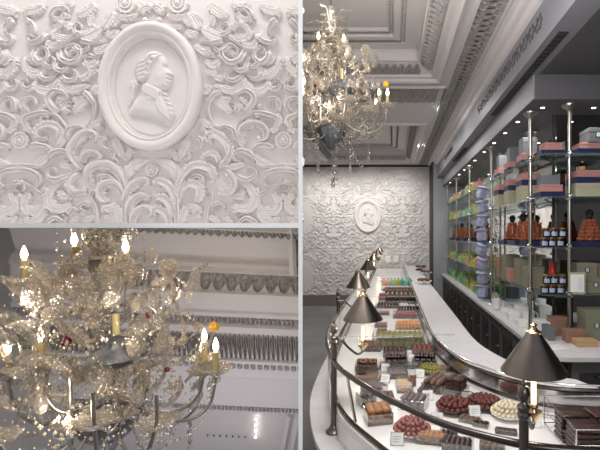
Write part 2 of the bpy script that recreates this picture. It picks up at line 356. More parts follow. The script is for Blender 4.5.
def stroke_mesh(st, fx, fy, res=1., skip=None):
    """one ornament as vertices in (u, v, height) px space mapped through fx; fy maps (u,v,h)->Vector"""
    k, pts, wd, e = st; wd = wd*(1.1 if k in 'LS' else 1); b = MB(); P = [(fx(x), y) for x, y in pts]
    if k == 'B':
        n = 14 if res >= 1 else 6; V = []; Fs = []
        rings = 6 if res >= 1 else 3
        for i in range(rings):
            a = (PI/2)*(i/(rings-1)); rr = wd*math.cos(a); hh = min(wd, 5)*.85*math.sin(a)
            if i == rings-1: rr = wd*.02
            for j in range(n):
                t = 2*PI*j/n; g = 1+.05*math.cos(t*8)*(wd > 6)
                V.append(fy(P[0][0]+rr*g*math.cos(t), P[0][1]+rr*g*math.sin(t), hh))
        for i in range(rings-1):
            for j in range(n): Fs.append((i*n+j, i*n+(j+1) % n, (i+1)*n+(j+1) % n, (i+1)*n+j))
        return b.add(V, Fs)
    if k == 'R':
        n = 32 if res >= 1 else 10; V = []; Fs = []
        pr = [(1, 0), (1, .35), (.92, .5), (.72, .45), (.68, .3), (.6, .32), (.5, .6), (.38, .55), (.32, .4), (.26, .6), (.02, .75)]
        for (r, h) in pr:
            for j in range(n):
                t = 2*PI*j/n; g = 1+(.06*math.cos(t*12) if r > .7 else 0)
                V.append(fy(P[0][0]+wd*r*g*math.cos(t), P[0][1]+wd*r*g*math.sin(t), h*6.0))
        for i in range(len(pr)-1):
            for j in range(n): Fs.append((i*n+j, i*n+(j+1) % n, (i+1)*n+(j+1) % n, (i+1)*n+j))
        return b.add(V, Fs)
    seg = max(3, int(7*res)); Q = cr([(x, y, 0) for x, y in P], seg)
    length = sum((Q[i+1]-Q[i]).length for i in range(len(Q)-1)); m = len(Q)
    nc = 11 if res >= 1 else 5; V = []; Fs = []; acc = 0
    for i in range(m):
        t = i/(m-1); tg = Q[min(i+1, m-1)]-Q[max(i-1, 0)]; tg.normalize(); nn = Vector((-tg.y, tg.x, 0))
        if i: acc += (Q[i]-Q[i-1]).length
        if k == 'L': wv = wd*(math.sin(PI*min(1, t*.93+.05))**.6)
        else: wv = wd*.78*(.62+.38*math.cos(t*PI))+.5 if not e.get('lob') else wd*(.45+.55*math.sin(PI*(t*.8+.15)))
        env = min(1, t*6+.35, (1-t)*6+.35)
        sc = abs(math.sin(acc*PI/3.3)) if (k == 'L' or e.get('lob')) else .8
        for c in range(nc):
            s = -1+2*c/(nc-1); ww = wv
            if s > 0 and (k == 'L' or e.get('lob')): ww = wv*(.72+.38*sc)
            if s < 0 and k == 'L': ww = wv*(.85+.2*sc)
            a = abs(s)
            if a > .99: h = 0
            elif k == 'L':
                h = .62+.38*math.cos(s*PI)*.5+.30*(a > .5)*sc-.22*(a < .12)
            elif e.get('lob'):
                h = (1.25 if s < -.3 else .62+.35*sc*(s > .2))
            else: h = .7+.5*math.sqrt(max(0, 1-s*s))-.45*(a < .3)
            h *= KH*env*(1.15 if wv > 2.5 else .85)
            p = Q[i]+nn*(s*ww*(1 if h == 0 or a < .9 else 1))
            V.append(fy(p.x, p.y, h))
    for i in range(m-1):
        for c in range(nc-1): Fs.append((i*nc+c, i*nc+c+1, (i+1)*nc+c+1, (i+1)*nc+c))
    return b.add(V, Fs)
YW = 2.6; PXM = YW/F
def near_fy(u, v, h):
    p = at(u, v, YW); return (p.x, YW-h*PXM*1.15, p.z)
names = {'L': 'leaf_ornament', 'S': 'scroll_ornament', 'B': 'bead_ornament', 'R': 'rosette_ornament'}
struct('wall_relief', MB().box(-2.74, -.56, YW, YW+.06, 1.96, 4.4), M['plaster'])
rel = thing('relief_ornament', 'white plaster scroll and leaf relief on the wall around the oval medallion', 'wall relief', (at(153, 224, YW)))
rel.location = (at(153, 224, YW).x, YW, 1.97); ro = Vector(rel.location)
fyn = lambda u, v, h: tuple(Vector(near_fy(u, v, h))-ro)
lh = 0
for st in S:
    xs = [p[0] for p in st[1]]; maxx = max(xs)
    if st[0] == 'B' and st[1][0] == (127, 6): pass
    variants = [lambda x: x]
    axis153 = abs(xs[0]-153) < .6 and len(xs) == 1
    if not axis153: variants.append(lambda x: 306-x)
    if min(xs) < 42 and not (len(xs) == 1 and abs(xs[0]-22) < .1): variants.append(lambda x: 44-x)
    if min(xs) < 42 and not (len(xs) == 1 and abs(xs[0]-22) < .1): variants.append(lambda x: 262+x)
    for fx in variants:
        mm = [fx(x) for x in xs]
        if max(mm) < 3 or min(mm) > 297.5: continue
        part(names[st[0]], stroke_mesh(st, lambda x, f=fx: min(299, f(x)), fyn), M['plaster'], rel)

# ------------------------------------------------------------------ oval medallion
med = thing('medallion', 'large oval white plaster medallion with a profile bust in relief', 'medallion', (at(153, 88, YW).x, YW, at(153, 88, YW).z))
mo = Vector(med.location)
def oval_ring(prof, a, bb, n=96):
    V = []; Fs = []
    for (off, h) in prof:
        for k in range(n):
            t = 2*PI*k/n; V.append(((a-off)*math.cos(t)*PXM, -h*PXM, (bb-off)*math.sin(t)*PXM))
    for i in range(len(prof)-1):
        for k in range(n): Fs.append((i*n+k, (i+1)*n+k, (i+1)*n+(k+1) % n, i*n+(k+1) % n))
    return MB().add(V, Fs)
prof = [(0, 0), (0, 5), (.5, 7), (1.8, 8.6), (4, 9.4), (6.5, 9.0), (8.5, 7.2), (9.6, 6.6), (10.2, 7.0), (11.2, 7.2), (12, 6.6), (12.6, 4.2), (14.2, 4.0), (14.8, 2.2), (15, .5)]
part('frame', oval_ring(prof, 51.5, 63.8), M['plaster'], med)
def oval_disc(a, bb, h):
    V = [(0, -h*PXM, 0)]; n = 72; Fs = []
    rr = [(.5, h), (.86, h), (.9, h+.55), (.93, h+.55), (.95, h), (1, h)]
    for (r, hh) in rr:
        for k in range(n):
            t = 2*PI*k/n; V.append((a*r*math.cos(t)*PXM, -hh*PXM, bb*r*math.sin(t)*PXM))
    for k in range(n): Fs.append((0, 1+(k+1) % n, 1+k))
    for i in range(len(rr)-1):
        for k in range(n): Fs.append((1+i*n+k, 1+i*n+(k+1) % n, 1+(i+1)*n+(k+1) % n, 1+(i+1)*n+k))
    return MB().add(V, Fs)
part('plaque', oval_disc(38.5, 51, 1.2), M['plaster'], med)
# bust as an inflated relief: height field over traced shapes
gx, gz = np.meshgrid(np.linspace(126, 178, 157), np.linspace(48, 130, 247))
def sdf(poly):
    px, pz = gx, gz; ins = np.zeros(px.shape, bool); dist = np.full(px.shape, 1e9); n = len(poly)
    for i in range(n):
        (x1, y1), (x2, y2) = poly[i], poly[(i+1) % n]
        c = ((y1 > pz) != (y2 > pz)) & (px < (x2-x1)*(pz-y1)/((y2-y1) or 1e-9)+x1); ins ^= c
        l2 = (x2-x1)**2+(y2-y1)**2 or 1e-9
        t = np.clip(((px-x1)*(x2-x1)+(pz-y1)*(y2-y1))/l2, 0, 1)
        dist = np.minimum(dist, np.hypot(px-(x1+t*(x2-x1)), pz-(y1+t*(y2-y1))))
    return np.where(ins, dist, -dist)
def inflate(pts, H, r, n=5, base=0.):
    P = [(p.x, p.y) for p in cr([(x, y, 0) for x, y in pts+[pts[0]]], n)][:-1]
    d = sdf(P); t = np.clip(d/r, 0, 1); return np.where(d > 0, base+H*np.sqrt(1-(1-t)**2), 0)
def smudge(cx, cz, rx, rz, H, rot=0.):
    c, s = math.cos(rot), math.sin(rot); u = ((gx-cx)*c+(gz-cz)*s)/rx; v = (-(gx-cx)*s+(gz-cz)*c)/rz
    return H*np.exp(-(u*u+v*v))
head = inflate([(150,60),(156,54),(162,55),(166.5,59),(168.6,64),(168.6,67.5),(171,71),(174.3,75.2),(172.3,77.2),(173.6,79),(172.2,80.8),(173,82.6),(171.6,85.5),(168.5,89.4),(164.5,91),(163,97),(163,105),(147,103),(146,84),(149,75)], 4.2, 6)
hair = inflate([(160,53),(164,56),(163,61),(158,66),(155,72),(155,77),(151,80.5),(146,83),(140,82),(136.5,76),(137,68),(141,60),(148,54.5),(154,52)], 5.2, 5)
hair += (hair > 0)*(.55*np.sin((gx*.8+gz*1.3)*1.15+1.5*np.sin(gx*.5))) 
curl = sum(smudge(x, z, 3.0, 2.0, 2.0, a) for x, z, a in ((152, 71, .6), (149, 76, .3), (146, 80.5, .1), (153.5, 66, .9), (157, 61, .9), (143, 83, 0)))
hair = np.where(hair > 0, hair+curl-.4, 0)
queue = inflate([(137,80),(142,84),(139,88),(137,93),(135,101),(131,107),(129,105),(130.5,98),(133,91),(131,87),(132,82)], 2.6, 2.2)
queue += (queue > 0)*.4*np.sin((gx-gz*.5)*1.8)
coat = inflate([(141,96),(144,88),(149,85),(157,88),(164,92),(167,97),(171,104),(175,112),(174,121),(168,125),(158,121),(149,117),(139,115.5),(131.5,115),(131,110),(135,102)], 3.6, 7)
collar = inflate([(145,86),(150,84.5),(163,91),(163.5,96),(160,103),(152,99),(143.5,93)], 5.0, 2.6)
lapel = inflate([(158,99),(163,97),(170,112),(172,122),(163,116),(157,107)], 4.6, 2.4)
jab = sum(np.maximum(0, smudge(x, z, 3.2, 2.1, 5.2, .5)-1.2) for x, z in ((165.5, 95), (167.5, 100), (170, 105), (172, 110), (173, 115)))
cut = 1-.65*np.clip(1-np.abs(sdf([(131,114.5),(149,116.5),(158,120.5),(172,126),(160,124.5),(148,121),(136,119)]))/1.0, 0, 1)*0
face = np.where(head > 0, head+smudge(169.3, 66.3, 2.6, .9, 1.3, .3)-smudge(167.6, 69.2, 2.2, 1.1, 1.5, .1)+smudge(167.2, 69.4, 1.2, .7, 1.3)
    + smudge(171.6, 74.5, 1.7, 1.6, 1.1)+smudge(163, 78, 4.5, 5, .7)-smudge(170.8, 80.6, 1.9, .45, 1.1)+smudge(170.5, 79.2, 1.4, .7, .7)+smudge(170.6, 82.4, 1.4, .8, .7)+smudge(168.5, 87, 2.4, 1.8, .6)-smudge(159, 91, 4, 2.2, 1.0, .4), 0)
hgt = np.maximum.reduce([face, hair, queue, coat, collar, lapel, jab])
hgt = np.maximum(hgt, 0); 
for _ in range(1):
    hgt[1:-1, 1:-1] = (hgt[1:-1, 1:-1]*4+hgt[:-2, 1:-1]+hgt[2:, 1:-1]+hgt[1:-1, :-2]+hgt[1:-1, 2:])/8
def hf_mesh():
    keep = hgt > .05; idx = -np.ones(hgt.shape, int); grow = keep.copy()
    grow[1:] |= keep[:-1]; grow[:-1] |= keep[1:]; grow[:, 1:] |= keep[:, :-1]; grow[:, :-1] |= keep[:, 1:]
    V = []; Fs = []
    for i, j in zip(*np.nonzero(grow)):
        idx[i, j] = len(V); V.append(((gx[i, j]-153)*PXM, -(1.2+max(0, hgt[i, j])*1.05-.15*(hgt[i, j] <= .05))*PXM, (88-gz[i, j])*PXM))
    for i in range(hgt.shape[0]-1):
        for j in range(hgt.shape[1]-1):
            q = (idx[i, j], idx[i+1, j], idx[i+1, j+1], idx[i, j+1])
            if min(q) >= 0: Fs.append(q)
    return MB().add(V, Fs)
bust_me = hf_mesh().mesh('bust', M['plaster']); part('bust', bust_me, None, med)

# ------------------------------------------------------------------ chandelier bay: tilted coffered ceiling
def lerp(a, b, t): return a+(b-a)*t
# plane frame: up image = nearer; origin at px (4,228)
ct = at(298, 226, 2.02); cb = at(298, 452, 2.55); lt = at(-6, 212, 2.02)
ex = (ct-lt).normalized(); ez = (cb-ct); ez = (ez-ex*ez.dot(ex)).normalized(); en = ex.cross(ez).normalized()
if en.y > 0: en = -en          # towards the viewer
Lx = (ct-lt).length+.02; Lz = (cb-ct).length+.05
def cp(u, v, h): return tuple(lt+ex*u+ez*v+en*h)
def vv(y):  # image row (at right edge) -> distance down the plane
    lo, hi = -.2, Lz+.3
    for _ in range(40):
        m_ = (lo+hi)/2; p = ct+ez*m_; yy = CY-(p.z-EYE)/p.y*F
        if yy < y: lo = m_
        else: hi = m_
    return lo
def band(b, u0, u1, prof):
    V = []; q = len(prof)
    for u in (u0, u1):
        for (v, h) in prof: V.append(cp(u, v, h))
    return b.add(V, [(i, i+1, q+i+1, q+i) for i in range(q-1)])
prof = [(-.12, .02), (vv(229), .02), (vv(230), .035), (vv(236), .035), (vv(237), -.05), (vv(268), -.05), (vv(269), -.02), (vv(272), -.01), (vv(274), .012), (vv(277), 0), (vv(291), .025), (vv(292), .05), (vv(300), .045), (vv(309), .05), (vv(310), .065), (vv(313), .066), (vv(314), .05), (vv(321), .05),
 (vv(322), .075), (vv(327), .08), (vv(328), .055), (vv(352), .07), (vv(353), .09), (vv(362), .095), (vv(364), .08), (vv(369), .085), (vv(370), .07), (vv(399), .075), (vv(400), .05), (vv(408), .05), (vv(410), .02), (vv(452), .02), (Lz+.1, .02)]
bay_c = struct('ceiling', band(MB(), 0, Lx, prof), M['ceil'])
def orn(name, u0, u1, ya, yb, n, h0, h1, m, kind=0, parent=None):
    """row of moulded leaves between image rows ya..yb"""
    b = MB(); va, vb = vv(ya), vv(yb); du = (u1-u0)/n
    for k in range(n):
        c = u0+du*(k+.5); V = []; N = 9; Mr = 6
        for i in range(Mr):
            t = i/(Mr-1)
            for j in range(N):
                s = -1+2*j/(N-1)
                if kind == 0: wv = du*.56*(math.sin(PI*(t*.7+.25))**.5); hh = .5+.4*math.cos(s*PI*2)
                else: wv = du*.42; hh = math.sqrt(max(0, 1-s*s))*math.sin(PI*t)**.4
                if abs(s) > .98 or i in (0,): hh = 0
                V.append(cp(c+s*wv, lerp(va, vb, t), lerp(h0, h1, t)+.028*hh*(1 if kind == 0 else .7)))
        Fs = [(i*N+j, i*N+j+1, (i+1)*N+j+1, (i+1)*N+j) for i in range(Mr-1) for j in range(N-1)]
        b.add(V, Fs)
    o = part(name, b, m, parent)
    if not parent: o['kind'] = 'structure'
    return o
orn('leaf_moulding', Lx*.42, Lx, 276, 290.5, 13, 0, .02, M['ceilorn'], 0, bay_c)
orn('dentil_moulding', 0, Lx, 314.5, 320.5, 64, .05, .05, M['ceilorn'], 1, bay_c)
orn('frieze_moulding', 0, Lx, 328.5, 352, 60, .05, .062, M['ceilfrieze'], 0, bay_c)
orn('bead_moulding', 0, Lx, 355, 360, 42, .088, .088, M['ceilorn'], 1, bay_c)
orn('leaf_moulding', 0, Lx, 230.5, 236, 40, .03, .03, M['ceilorn'], 0, bay_c)
orn('dark_moulding', 0, Lx, 401, 407, 70, .045, .045, M['ceilorn'], 1, bay_c)
# right edge frame of the recess
b = MB()
for (x0, x1, h0, h1) in ((283, 285, -.05, .03), (285, 290, .03, .05), (290, 292, .05, .02)):
    ua = Lx-(298-x0)*2.1/F; ub = Lx-(298-x1)*2.1/F; va, vb = -.1, vv(272)
    b.add([cp(ua, va, h0), cp(ub, va, h1), cp(ub, vb, h1), cp(ua, vb, h0)], [(0, 1, 2, 3)])
part('recess_edge', b, M['ceil'], bay_c)
# lower coffer seen past the beam: bluish return, slats and small lights
b = MB()
for k in range(3):
    ua = Lx-(298-(272+k*9))*2.45/F; ub = ua+.026
    b.add([cp(ua+.03, vv(411), .05), cp(ub+.03, vv(411), .05), cp(ub-.03, vv(452), .05), cp(ua-.03, vv(452), .05)], [(0, 1, 2, 3)])
part('coffer_rib', b, M['ceil'], bay_c)
b = MB()
for k in range(7):
    c = Vector(cp(Lx-(298-(196+k*6.3))*2.45/F, vv(435), .035)); b.ball(c, .006, 6)
part('pendant_bead', b, M['pewter'], bay_c)
for k in range(4):
    c = Vector(cp(Lx-(298-(247-k*.8))*2.45/F, vv(416+k*6), .04))
    o = solo('recessed_light', MB().ball((0, 0, 0), .0062, 8), M['spot'], 'small recessed ceiling light in the short bright row beside the close-up chandelier', 'ceiling light', c, 'row of recessed lights behind the close-up chandelier')

import bmesh
def clip_above(o, co_, no_):
    """cut a mesh off at a plane (object at its final place)"""
    bpy.context.view_layer.update(); mw = o.matrix_world; me = o.data.copy(); bm = bmesh.new(); bm.from_mesh(me); inv = mw.inverted()
    bmesh.ops.bisect_plane(bm, geom=bm.verts[:]+bm.edges[:]+bm.faces[:], plane_co=inv @ Vector(co_), plane_no=(mw.to_3x3().transposed() @ Vector(no_)).normalized(), clear_outer=True)
    bm.to_mesh(me); n = len(bm.faces); bm.free(); o.data = me; return n
kk = (CY-228.2)/F
for o in [bay_c]+list(bay_c.children): clip_above(o, (0, 0, EYE), (0, -kk, 1)); clip_above(o, (-.004, 0, EYE), (1, -(299.2-CX)/F, 0)); clip_above(o, (-2.739, 0, 0), (-1, 0, 0))
# ================================================================== 2. chandelier
def crystal_leaf(l, w, curl, lobes=5):
    b = MB(); V = []; N = 12; Mc = 7
    for i in range(N):
        t = i/(N-1); a = curl*t; x = l*(math.sin(a)/curl if curl else t); z = l*((1-math.cos(a))/curl if curl else 0)
        ww = w*(math.sin(PI*(t*.88+.07))**.7)*(.78+.22*abs(math.sin(t*PI*lobes)))
        for j in range(Mc):
            s = -1+2*j/(Mc-1); V.append((x, s*ww, z+.25*w*(s*s)+.06*w*math.cos(s*PI*3)))
    Fs = [(i*Mc+j, i*Mc+j+1, (i+1)*Mc+j+1, (i+1)*Mc+j) for i in range(N-1) for j in range(Mc-1)]
    n = len(V); V2 = [(x, y, z-.0035) for x, y, z in V]; b.add(V, Fs); b.add(V2, [f[::-1] for f in Fs]); return b
def flower_mb(r, n=8, cup=.35):
    b = MB()
    for k in range(n):
        p = crystal_leaf(r, r*.30, cup, 1); p.xf(Matrix.Rotation(2*PI*k/n, 4, 'Z')); b.add(p.v, p.f)
    b.ball((0, 0, .003), r*.22, 8); return b
def drop_mb(l):
    return MB().lathe([(1e-4, 0), (l*.10, -l*.12), (l*.02, -l*.22), (l*.16, -l*.42), (l*.24, -l*.66), (l*.17, -l*.88), (1e-4, -l)], 6)
def rosette_mb(r):
    b = MB(); b.lathe([(r, -.004), (r*1.02, .0), (r*.8, .006), (r*.5, .004), (r*.35, .010), (1e-4, .014)], 24, lob=.06, nl=12)
    b.lathe([(r*.8, -.002), (r*.5, -.008), (1e-4, -.012)], 24, lob=.06, nl=12); return b
px = 3.6/F
cands = []
def build_chandelier():
    H0 = (CY-92)*px            # root at row 92 of the shop picture
    zz = lambda y: (CY-y)*px-H0
    t = thing('chandelier', 'blown glass candle chandelier hanging from the coffered ceiling of the shop', 'chandelier', at(331, 92, 3.6))
    st = MB().lathe([(.007, zz(5)), (.007, 1.02)], 10); part('stem', st, M['armmetal'], t)
    can = MB().lathe([(.004, 1.0), (.06, .995), (.07, 1.01), (.05, 1.03), (.01, 1.05)], 20); part('ceiling_rose', can, M['pewter'], t)
    part('urn', MB().lathe([(.01, zz(5)), (.035, zz(8)), (.02, zz(12)), (.055, zz(20)), (.02, zz(27)), (.062, zz(31)), (.075, zz(36)), (.05, zz(42)), (.02, zz(46)), (.06, zz(50)), (.035, zz(60)), (.02, zz(66))], 20, lob=.05, nl=10), M['crystal2'], t)
    part('urn_band', MB().lathe([(.052, zz(46)), (.058, zz(47.5)), (.045, zz(49))], 20), M['armmetal'], t)
    part('column', MB().lathe([(.02, zz(66)), (.05, zz(74)), (.03, zz(84)), (.06, zz(95)), (.07, zz(104)), (.03, zz(114)), (.02, zz(124))], 20, lob=.05, nl=8), M['crystal2'], t)
    part('bottom_bowl', MB().lathe([(.02, zz(124)), (.10, zz(128)), (.125, zz(131)), (.11, zz(137)), (.05, zz(144)), (.03, zz(148)), (.012, zz(150))], 24, lob=.05, nl=12), M['pewter'], t)
    # metal cup on the front arm
    cup = MB().lathe([(.028, .055), (.052, .062), (.052, .05), (.066, .03), (.104, .006), (.112, -.006), (.08, -.025), (.05, -.045), (.028, -.052), (.02, -.05)], 28, lob=.05, nl=14)
    co = part('metal_cup', cup, M['pewter'], t, (.10, -.10, zz(94)))
    part('cup_stem', MB().tube([(.10, -.10, zz(99)), (.10, -.10, zz(118)), (.07, -.07, zz(128)), (0, 0, zz(133))], .008, 8), M['armmetal'], t)
    candm = MB().lathe([(.0135, 0), (.0135, .085), (.006, .088)], 10).mesh('candle', M['candle'])
    flm = MB().lathe([(.004, 0), (.011, .012), (.013, .024), (.009, .042), (.0015, .062)], 10).mesh('flame_bulb', M['flame'])
    bob = MB().lathe([(.012, 0), (.03, -.004), (.052, .006), (.066, .020), (.070, .018), (.054, .0), (.03, -.012), (.012, -.012)], 28, lob=.07, nl=9, wave=.05).mesh('drip_dish', M['crystal'])
    cupm = MB().lathe([(.006, -.03), (.018, -.02), (.02, -.006), (.012, 0)], 10).mesh('candle_cup', M['crystal2'])
    def candle(p):
        c = part('candle', candm, None, t, p); part('flame_bulb', flm, None, c, (0, 0, .088)); cands.append(p)
        part('drip_dish', bob, None, t, p); part('candle_cup', cupm, None, t, p)
    def arm(ang, r, z0, zlow, ztip, rad=.0065, m='armmetal'):
        c, s = math.cos(ang), math.sin(ang)
        pts = cr([(.03*c, .03*s, z0), (r*.22*c, r*.22*s, z0+.01), (r*.45*c, r*.45*s, lerp(z0, zlow, .75)), (r*.72*c, r*.72*s, zlow), (r*.93*c, r*.93*s, lerp(zlow, ztip, .35)), (r*c, r*s, ztip)], 6)
        part('arm', MB().tube(pts, rad, 8), M[m], t); candle((r*c, r*s, ztip+.03))
    def cand_at(xp, yp, dep):   # flame seen at this row and column of the shop picture, hung dep metres behind the axis
        d = 3.6+dep; return ((xp-CX)/F*d-(331-CX)/F*3.6, dep, (CY-yp)/F*d-H0-.115)
    low = [(379, 92.5, .05), (387.5, 92.5, -.02), (376, 102.5, .10), (283, 93.5, 0), (304, 81, -.08)]
    tips = []
    for (xp, yp, dep) in low:
        x, y, z = cand_at(xp, yp, dep); r = math.hypot(x, y); a = math.atan2(y, x); tips.append((a, r, z))
        arm(a, r, zz(124), z-.22, z-.03, .0065)
    for (a, r, yb) in ((-1.9, .42, 118), (-1.15, .40, 114), (-.7, .44, 120), (-2.5, .42, 120)):   # lower hooks without candles, glass cups at their ends
        c, s_ = math.cos(a), math.sin(a)
        pts = cr([(.03*c, .03*s_, zz(128)), (r*.4*c, r*.4*s_, zz(142)), (r*.75*c, r*.75*s_, zz(140)), (r*c, r*s_, zz(yb)), (r*1.02*c, r*1.02*s_, zz(yb-14))], 6)
        part('arm', MB().tube(pts, .007, 8), M['armmetal'], t); part('drip_dish', bob, None, t, (r*c, r*s_, zz(yb)))
    for (xp, yp, dep) in ((318.5, 36, -.03), (344, 39, -.04), (292.5, 45, 0)):
        x, y, z = cand_at(xp, yp, dep); r = math.hypot(x, y); a = math.atan2(y, x); arm(a, r, z-.10, z-.14, z-.03, .005, 'crystal2')
    part('candle', candm, None, t, (.10, -.10, zz(84))); 
    RR = random.Random(11)
    lm = [crystal_leaf(.10, .030, c).mesh('crystal_leaf', M['crystal']) for c in (.6, 1.2, 1.9)]
    lm2 = crystal_leaf(.09, .026, 1.5).mesh('crystal_leaf', M['crystal2'])
    def put(me, name, r, a, z, tilt, sc=1., roll=0.):
        o = part(name, me, None, t, (r*math.cos(a), r*math.sin(a), z))
        o.rotation_euler = (Matrix.Rotation(a, 3, 'Z') @ Matrix.Rotation(-tilt, 3, 'Y') @ Matrix.Rotation(roll, 3, 'X')).to_euler()
        o.scale = (sc,)*3; return o
    for k in range(96):
        row = k % 8; a = RR.uniform(0, 2*PI)
        r, z = ((.04, zz(34)), (.10, zz(58)), (.14, zz(66)), (.22, zz(72)), (.30, zz(84)), (.20, zz(96)), (.34, zz(104)), (.16, zz(118)))[row]
        put(lm[k % 3] if k % 4 else lm2, 'crystal_leaf', r+RR.uniform(-.03, .05), a, z+RR.uniform(-.04, .05), RR.uniform(-.2, 1.3), RR.uniform(.7, 1.25), RR.uniform(-.8, .8))
    fm = flower_mb(.045).mesh('crystal_flower', M['crystal']); rm = rosette_mb(.040).mesh('crystal_rosette', M['crystal'])
    for k in range(44):
        a = RR.uniform(0, 2*PI); rad = RR.uniform(.08, .44); z = zz(RR.uniform(50, 128))
        put(fm, 'crystal_flower', rad, a, z, RR.uniform(.3, 1.5), RR.uniform(.6, 1.2), RR.uniform(-.6, .6))
    for (xx, yy, dy, s) in ((366, 52, -.05, 1.05), (349, 54, -.12, .7), (318, 58, -.1, .7), (378, 84, .0, .5), (312, 74, -.1, .8), (352, 66, -.1, .6), (333, 78, -.12, .6)):
        o = part('crystal_rosette', rm, None, t, ((xx-331)*px, dy, zz(yy))); o.rotation_euler = (PI/2, 0, .1); o.scale = (s,)*3
        part('rosette_stem', MB().tube([((xx-331)*px, dy, zz(yy)-.02), ((xx-331)*px*.7, dy*.7, zz(yy)-.10), ((xx-331)*px*.3, dy*.3, zz(yy)-.16), (0, 0, zz(yy)-.17)], .0035, 6), M['crystal2'], t)
    # glass hoops
    for (xx, yy, r_, dy) in ((326, 66, .065, -.16), (349, 118, .05, -.25), (366, 138, .03, -.3), (310, 122, .05, -.2), (361, 165, .016, 0)):
        pts = [((xx-331)*px+r_*math.cos(q*PI/12), dy, zz(yy)+r_*math.sin(q*PI/12)) for q in range(24)]
        part('glass_hoop', MB().tube(pts, .0045, 6, closed=True), M['crystal2'], t)
    # spray of wires at the crown
    for k in range(12):
        a = 2*PI*k/12+.2; rr_ = RR.uniform(.08, .2); z1 = zz(RR.uniform(8, 30))
        pts = cr([(.02*math.cos(a), .02*math.sin(a), zz(32)), (rr_*.5*math.cos(a), rr_*.5*math.sin(a), z1), (rr_*math.cos(a), rr_*math.sin(a), z1-.02)], 5)
        part('crown_spray', MB().tube(pts, .0032, 5), M['crystal2'], t); part('crystal_flower', fm, None, t, pts[-1]).scale = (.55,)*3
    dm = drop_mb(.075).mesh('pendant_drop', M['crystal'])
    for (a, r, z) in tips:
        for q in (-1, 0, 1):
            part('pendant_drop', dm, None, t, ((r-.01)*math.cos(a)+q*.045*math.sin(a), (r-.01)*math.sin(a)-q*.045*math.cos(a), z-.01)).scale = (.8,)*3
    for k in range(26):
        a = RR.uniform(0, 2*PI); r = RR.uniform(.05, .35); o = part('pendant_drop', dm, None, t, (r*math.cos(a), r*math.sin(a), zz(RR.uniform(90, 145)))); o.scale = (RR.uniform(.8, 1.4),)*3
    # long hanging pieces below the bowl
    for (xx, y0, y1, dy) in ((320, 138, 174, -.1), (333, 148, 186, .0), (337, 140, 180, -.06), (351, 140, 172, -.08), (368, 142, 158, .1)):
        b = MB(); X = (xx-331)*px; n = max(3, int((y1-y0)/6))
        for q in range(n): b.ball((X, dy, zz(lerp(y0, y1-6, q/(n-1)))), .011+.004*(q % 2), 8, sz=1.5)
        part('bead_string', b, M['crystal2'], t); part('pendant_drop', dm, None, t, (X, dy, zz(y1-7)))
    for (xa, xb) in ((346, 358), (316, 304)):
        part('strap_rod', MB().tube([((xa-331)*px, -.05, zz(132)), ((xb-331)*px, -.05, zz(163))], .006, 6), M['crystal2'], t)
    for (xx, yy, dy, mm, rr_) in ((358, 75, -.08, 'red', .018), (318, 88, -.08, 'red', .022), (366, 103, -.08, 'red', .012), (386, 84, 0, 'amber', .024), (307, 113, -.08, 'amber', .016), (345, 30, 0, 'red', .008)):
        o = part('glass_fruit', MB().lathe([(1e-4, -rr_), (rr_*.7, -rr_*.7), (rr_, 0), (rr_*.75, rr_*.7), (rr_*.2, rr_*.9), (1e-4, rr_*1.1)], 14, lob=.08, nl=6), M[mm], t, ((xx-331)*px, dy, zz(yy)))
        o['label'] = 'deep red glass fruit' if mm == 'red' else 'amber orange glass fruit'
    # festoons of small cut beads filling the space between the arms
    for (n_, rmin, rmax, ya, yb, nm) in ((320, .04, .16, 24, 58, 'bead'), (900, .08, .40, 55, 112, 'bead'), (760, .10, .44, 100, 146, 'bead')):
        b = MB(); q = 0
        while q < n_:
            a0 = RR.uniform(0, 2*PI); a1 = a0+RR.uniform(.3, 1.1); r0, r1 = RR.uniform(rmin, rmax), RR.uniform(rmin, rmax); z0, z1 = zz(RR.uniform(ya, yb)), zz(RR.uniform(ya, yb)); sag = RR.uniform(.02, .09); m_ = RR.randint(8, 16)
            for i_ in range(m_):
                u = i_/(m_-1); a = lerp(a0, a1, u); r = lerp(r0, r1, u); z = lerp(z0, z1, u)-sag*4*u*(1-u)
                b.lathe([(1e-4, -.006), (.0045, 0), (1e-4, .006)], 5, (r*math.cos(a), r*math.sin(a), z)) if i_ % 3 else b.lathe([(1e-4, -.010), (.0075, 0), (1e-4, .010)], 6, (r*math.cos(a), r*math.sin(a), z))
            q += m_
        o = part('bead_festoon', b, M['bead'], t, smooth=False); o['kind'] = 'stuff'
    # large glass sprigs named by where they show
    big = crystal_leaf(.16, .05, 1.1, 6).mesh('glass_sprig', M['crystal'])
